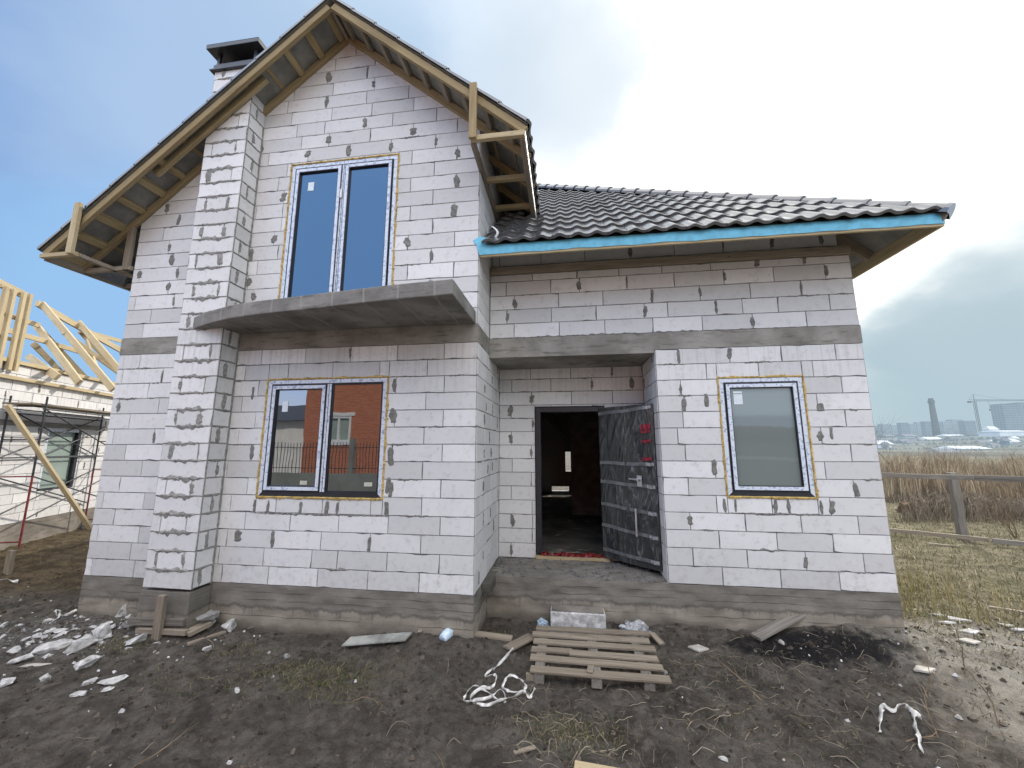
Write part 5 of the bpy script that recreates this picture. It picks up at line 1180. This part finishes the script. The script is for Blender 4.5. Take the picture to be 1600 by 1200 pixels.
for i, (u0, u1, vt, vb, d, mat, rf, lab) in enumerate([(1373, 1394, 694, 701, 260, 'far_white', 2.5, 'low white shed next to the house corner in the far town'), (1418, 1432, 689, 694, 380, 'far_pale', 2, 'small grey shed left of the tall stack base'), (1450, 1474, 687, 692, 420, 'far_white', 3, 'bright white hall roof just below the tall stack'), (1482, 1512, 681, 687, 520, 'far_white', 2, 'long pale warehouse left of the crane mast'), (1514, 1552, 680, 690, 500, 'far_blue', 0, 'blue grey warehouse under the crane'), (1480, 1516, 688, 694, 400, 'far_mid', 1, 'dull grey shed in front of the long pale warehouse'), (1549, 1562, 671, 684, 470, 'far_white', 4, 'white gabled hall left of the unfinished tower'), (1564, 1612, 674, 686, 460, 'far_white', 1.5, 'long white factory below the unfinished tower'), (1495, 1546, 701, 707, 200, 'far_white', 1.4, 'low white flat roofed shed nearest behind the reeds'), (1470, 1498, 706, 711, 170, 'far_pale', 1.2, 'tiny pale shed roof just above the reeds'), (1556, 1610, 692, 699, 330, 'far_blue', 2, 'bluish warehouse above the reeds at the right edge'), (1398, 1416, 690, 695, 360, 'far_mid', 2, 'dull house roof right of the low white shed')]):
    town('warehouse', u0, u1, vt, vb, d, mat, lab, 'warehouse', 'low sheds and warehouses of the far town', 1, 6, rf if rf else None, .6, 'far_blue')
for i in range(22):
    u0 = rng.uniform(1366, 1610); d = rng.uniform(230, 540); vb = 703-rng.uniform(0, 9)-(d-230)*.045; w_ = rng.uniform(6, 17)
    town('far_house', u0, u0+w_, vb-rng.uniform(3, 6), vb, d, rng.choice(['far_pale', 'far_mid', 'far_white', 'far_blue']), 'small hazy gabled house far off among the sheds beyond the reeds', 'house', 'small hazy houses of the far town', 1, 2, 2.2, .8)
m = MB()
for _ in range(520):
    u = rng.uniform(1340, 1700); d = rng.choice([230, 300, 380, 560]); q = at(u, 699, d); z = gh(q.x, q.y)-.3; r_ = rng.uniform(.5, 1.7)*d/330; k_ = 7
    top = Vector((q.x, q.y, z+r_*1.5)); vs = [(q.x+r_*math.cos(2*PI*i/k_)*rng.uniform(.6, 1.3), q.y+r_*math.sin(2*PI*i/k_)*rng.uniform(.6, 1.3), z-1+r_*rng.uniform(.2, .9)) for i in range(k_)]+[tuple(top)]+[(q.x, q.y, z-3)]
    m.add(vs, [(i, (i+1) % k_, k_) for i in range(k_)]+[((i+1) % k_, i, k_+1) for i in range(k_)])
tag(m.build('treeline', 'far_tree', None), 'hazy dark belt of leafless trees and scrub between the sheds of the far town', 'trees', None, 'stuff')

# ------------------------------------------------------------------ neighbouring house
NW = Vector((-10.388, 3.206, 0)); NA = math.radians(23.4)
dv = Vector((-math.sin(NA), math.cos(NA), 0)); nv = Vector((math.cos(NA), math.sin(NA), 0))
def N(s, o, z): return NW+dv*s+nv*o+Vector((0, 0, z))
nb = empty('neighbour_house', N(0, -2, -.45), 'neighbouring half-built white block house with an open roof frame of yellow timber', 'house')
NWIN = (-.48, .46, .63, 1.95)
block_wall('wall', nb, NW, dv, nv, -7, 6.5, bond(.05, 10, .1935, -7, 6.5, .3, .6), [NWIN], smear=.25, bed=.05, tint=(.4, 1))
block_wall('wall', nb, NW, dv, nv, -7, 6.5, bond(2.085, 4, .195, -7, 6.5, .5, .2), smear=.15, bed=.04, tint=(.4, 1))
block_wall('wall', nb, NW-nv*.34, dv, nv, -7, 6.5, bond(2.87, 2, .19, -7, 6.5, .3, .6), smear=.1, bed=.02, tint=(.4, 1), thick=.2)
def nbox(name, s0, s1, o0, o1, z0, z1, mat):
    m = MB(); vs = [N(s, o, z) for z in (z0, z1) for s, o in ((s0, o0), (s1, o0), (s1, o1), (s0, o1))]
    m.add(vs, [(0, 3, 2, 1), (4, 5, 6, 7), (0, 1, 5, 4), (1, 2, 6, 5), (2, 3, 7, 6), (3, 0, 4, 7)]); return m.build(name, mat, nb)
nbox('ring_beam', -7, 6.5, -.3, .012, 1.985, 2.083, 'ringbeam'); nbox('foundation', -7.02, 6.52, -.4, .02, -1, .045, 'porch')
nbox('wall', -7, -6.7, -7.5, -.31, .05, 2.8, 'block'); nbox('wall', 6.2, 6.49, -7.5, -.31, .05, 2.8, 'block'); nbox('wall', -7, 6.5, -7.8, -7.5, .05, 2.8, 'block')
m = MB()
def nq(s, o, z): return tuple(N(s, o, z))
nwn = nbox('window', NWIN[0], NWIN[1], -.10, -.07, NWIN[2], NWIN[3], 'lightglass')
for s0, s1, z0, z1, mt in ((NWIN[1]-.08, NWIN[1], NWIN[2], NWIN[3], 'anthracite'), (NWIN[0], NWIN[0]+.05, NWIN[2]+.04, NWIN[3], 'film'), (NWIN[0]+.05, NWIN[1]-.08, NWIN[3]-.05, NWIN[3], 'film'), (NWIN[0], NWIN[1]-.08, NWIN[2], NWIN[2]+.04, 'anthracite')):
    m = MB(); vs = [N(s, o, z) for z in (z0, z1) for s, o in ((s0, -.06), (s1, -.06), (s1, .0), (s0, .0))]
    m.add(vs, [(0, 3, 2, 1), (4, 5, 6, 7), (0, 1, 5, 4), (1, 2, 6, 5), (2, 3, 7, 6), (3, 0, 4, 7)]); m.build('window_frame', mt, nwn)
beam('wall_plate', N(-7, .02, 2.865), N(6.5, .02, 2.865), .14, .07, 'palewood', nb); beam('wall_plate', N(-7, -.36, 3.26), N(6.5, -.36, 3.26), .16, .08, 'palewood', nb)
NS = .86                                                # rise of its roof
def nraf(s, top, name='rafter', s2=None):
    s2 = s if s2 is None else s2
    up = (nv*.65+Vector((0, 0, .76))).normalized(); return beam(name, N(s, .34, 2.93), N(s2, -top, 2.93+(top+.34)*NS), .055, .16, 'palewood', nb, up)
def pn(u, v, o):                                       # where a sight line meets the plane o metres out from that wall
    d = ray(u, v); W0 = NW+nv*o+Vector((0, 0, 0)); t = ((W0-CP).dot(nv))/d.dot(nv); return CP+d*t
for s, tp in ((-3.4, 3.6), (-2.6, 3.6)): nraf(s, tp)
upn = (nv*.6+Vector((0, 0, .8))).normalized()
for (a, b) in (((53, 512), (112, 592)), ((61, 477), (161, 598)), ((119, 506), (190, 590)), ((40, 560), (80, 590))):
    p, q = pn(*a, -2.2), pn(*b, .05); q2 = q+(q-p).normalized()*.35; beam('rafter', q2, p, .06, .15, 'palewood', nb, upn)
for (a, b) in (((56, 515), (138, 600)), ((48, 540), (98, 590)), ((122, 520), (175, 575))): beam('rafter', pn(*b, -3.8), pn(*a, -2.3), .06, .14, 'palewood', nb, upn)
beam('hip_rafter', pn(56, 478, -2.15), pn(215, 566, -2.0), .07, .17, 'palewood', nb); beam('rafter', pn(-40, 430, -1.2), pn(40, 468, -1.6), .07, .17, 'palewood', nb)
beam('tie_beam', pn(128, 520, -2.2), pn(205, 540, -3.2), .06, .13, 'palewood', nb)
beam('ridge_beam', N(-6.5, -3.6, 6.0), N(-2.4, -3.6, 6.0), .06, .18, 'palewood', nb)
beam('tie_beam', N(-2.2, -1.4, 4.15), N(2.4, -1.4, 4.15), .05, .12, 'palewood', nb); beam('tie_beam', N(-2.2, -2.0, 4.7), N(1.6, -2.0, 4.7), .05, .12, 'palewood', nb)
beam('tie_beam', N(1.2, -.3, 3.35), N(2.6, -1.6, 4.6), .05, .12, 'palewood', nb); beam('tie_beam', N(2.6, -.3, 3.35), N(1.3, -1.3, 4.5), .05, .12, 'palewood', nb)
for s in (-1.66, -1.50, -1.28, -1.14): beam('stud', N(s, -.30, 3.1), N(s, -.30, 4.74+.1*(s+1.36)), .075, .06, 'palewood', nb, nv)
for s in (-1.58, -1.2): beam('stud', N(s, -.62, 3.3), N(s, -.62, 4.8), .07, .06, 'palewood', nb, nv)
for z in (3.7, 4.15, 4.68): beam('stud', N(-1.70, -.34, z), N(-1.10, -.34, z), .05, .07, 'palewood', nb)
# scaffold against it
sc = empty('scaffold', N(-.3, .7, -.4), 'dark and red tube scaffold standing along the neighbouring house wall', 'scaffold')
def stube(name, a, b, mat='scaff_dark', r_=.013):
    m = MB(); m.tube(N(*a), N(*b), r_, 8); return m.build(name, mat, sc)
for s in (-1.55, .95):
    for o in (.06, .62): stube('upright', (s, o, -.3), (s, o, 1.0), 'scaff_red', .017); stube('upright', (s, o, 1.0), (s, o, 2.55), 'scaff_dark', .017)
    for z in (-.2, 1.0, 1.7, 2.35): stube('rung', (s, .06, z), (s, .62, z), 'scaff_red' if z < 1.2 else 'scaff_dark')
for o in (.06, .62):
    stube('brace', (-1.55, o, .2), (.95, o, 1.0)); stube('brace', (-1.55, o, 1.0), (.95, o, .2)); stube('brace', (-1.55, o, 2.3), (.95, o, 1.35)); stube('brace', (-1.55, o, 1.35), (.95, o, 2.3)); stube('rail', (-1.6, o, 2.3), (1.0, o, 2.3)); stube('rail', (-1.6, o, 2.22), (1.0, o, 2.22)); stube('rail', (-1.6, o, 1.35), (1.0, o, 1.35))
beam('deck_board', N(-1.8, .36, 2.37), N(1.5, .36, 2.37), .45, .03, 'oldwood', sc)
tag(rough_slab('concrete_block', 'corrugated', None, (-10.72, 4.05, -.55), (-10.18, 4.4, -.30), .005, .06, 5), 'pale block under the red foot of the scaffold', 'concrete block')
plank('leaning_board', on(144, 826, 1, 2.75), on(13, 632, 1, 1.35), .10, .045, 'palewood', 'long new yellow board leaning diagonally on the scaffold', 'board', (0, -1, .4))

# ------------------------------------------------------------------ what the windows reflect, across the street behind the viewer
bh = empty('brick_house', (0, -17, -.6), 'red brick house across the street, mirrored in the lower left window', 'house')
m = MB(); bx0, bx1, by, bz = -13.3, 3, -15.5, 7.5
for r in subtract([(bx0, bx1, -.8, bz)], (-12.0, -10.55, 1.85, 3.25)): m.box((r[0], by-.3, r[2]), (r[1], by, r[3]))
m.box((bx0, by-8, -.8), (bx0+.3, by-.3, bz)); m.box((bx1-.3, by-8, -.8), (bx1, by-.3, bz)); m.build('wall', 'brick', bh)
m = MB(); m.add([(bx0-.5, by+.5, bz), (bx1+.5, by+.5, bz), (bx1+.5, by-8.5, bz), (bx0-.5, by-8.5, bz), (bx0+3, by-4, bz+3.4), (bx1-3, by-4, bz+3.4)], [(0, 1, 5, 4), (1, 2, 5), (2, 3, 4, 5), (3, 0, 4), (3, 2, 1, 0)]); m.build('roof', 'dark_roof', bh)
m = MB(); m.box((-12.0, by-.15, 1.85), (-10.55, by-.12, 3.25)); bw = m.build('window', 'lightglass', bh)
m = MB(); 
for a, b in (((-12.0, by-.11, 1.85), (-11.88, by+.02, 3.25)), ((-10.67, by-.11, 1.85), (-10.55, by+.02, 3.25)), ((-11.34, by-.11, 1.97), (-11.22, by+.01, 3.13)), ((-11.88, by-.11, 3.13), (-10.67, by+.02, 3.25)), ((-11.88, by-.11, 1.85), (-10.67, by+.02, 1.97)), ((-12.2, by+.005, 3.27), (-10.35, by+.06, 3.45)), ((-12.2, by+.005, 1.7), (-10.35, by+.08, 1.84))): m.box(a, b)
m.build('frame', 'white_plastic', bw)
wh = empty('white_house', (-15, -20, -.6), 'low white rendered house with a dark roof, reflected in the lower left window', 'house')
m = MB(); m.box((-32, -28, -.8), (-13.8, -20, 3.4)); m.build('wall', 'whitewash', wh)
m = MB(); m.add([(-32.6, -19.4, 3.3), (-13.2, -19.4, 3.3), (-13.2, -28.5, 3.3), (-32.6, -28.5, 3.3), (-29, -24, 4.9), (-17.5, -24, 4.9)], [(0, 1, 5, 4), (1, 2, 5), (2, 3, 4, 5), (3, 0, 4), (3, 2, 1, 0)]); m.build('roof', 'dark_roof', wh)
fe = empty('street_fence', (0, -10, -.6), 'concrete street fence with dark iron bars across the street, reflected in the lower left window', 'fence')
m = MB(); m.box((-18, -10.25, -.8), (-1.5, -10, .55)); m.build('base_wall', 'greywall', fe)
m = MB()
for i in range(118): x = -17.9+i*.14; m.tube((x, -10.1, .55), (x, -10.1, 1.75), .011, 4)
for z in (.75, 1.55): m.tube((-18, -10.1, z), (-1.5, -10.1, z), .018, 4)
m.build('iron_bars', 'iron', fe)
for x in (-14.5, -7.3, -3.0): m = MB(); m.box((x-.08, -10.2, -.8), (x+.08, -10.03, 1.9)); m.build('pillar', 'greywall', fe)
gs = empty('grey_garage', (18, -13, -.6), 'long grey rendered garage across the street, mirrored in the right window', 'garage')
m = MB(); m.box((4.5, -18, -.8), (26, -12.5, 2.2)); m.build('wall', 'greywall', gs); m = MB(); m.add([(4, -12, 2.15), (26.5, -12, 2.15), (26.5, -18.5, 2.15), (4, -18.5, 2.15), (4, -15, 3.1), (26.5, -15, 3.1)], [(0, 1, 5, 4), (1, 2, 5), (2, 3, 4, 5), (3, 0, 4), (3, 2, 1, 0)]); m.build('roof', 'dark_roof', gs)
cb = empty('overhead_cable', (0, -12.5, -.6), 'thin overhead cable on two poles along the street, mirrored in the tall upper window', 'cable')
m = MB(); prev = None
for i in range(41):
    x = -24+i*1.2; q = (x, -12.0, 8.55-.35*(1-((x-0)/24)**2)); 
    if prev: m.tube(prev, q, .02, 5)
    prev = q
m.build('wire', 'cable', cb)
for x in (-24, 24): m = MB(); m.tube((x, -12, -1), (x, -12, 8.9), .14, 10, .1); m.build('pole', 'greywood', cb)
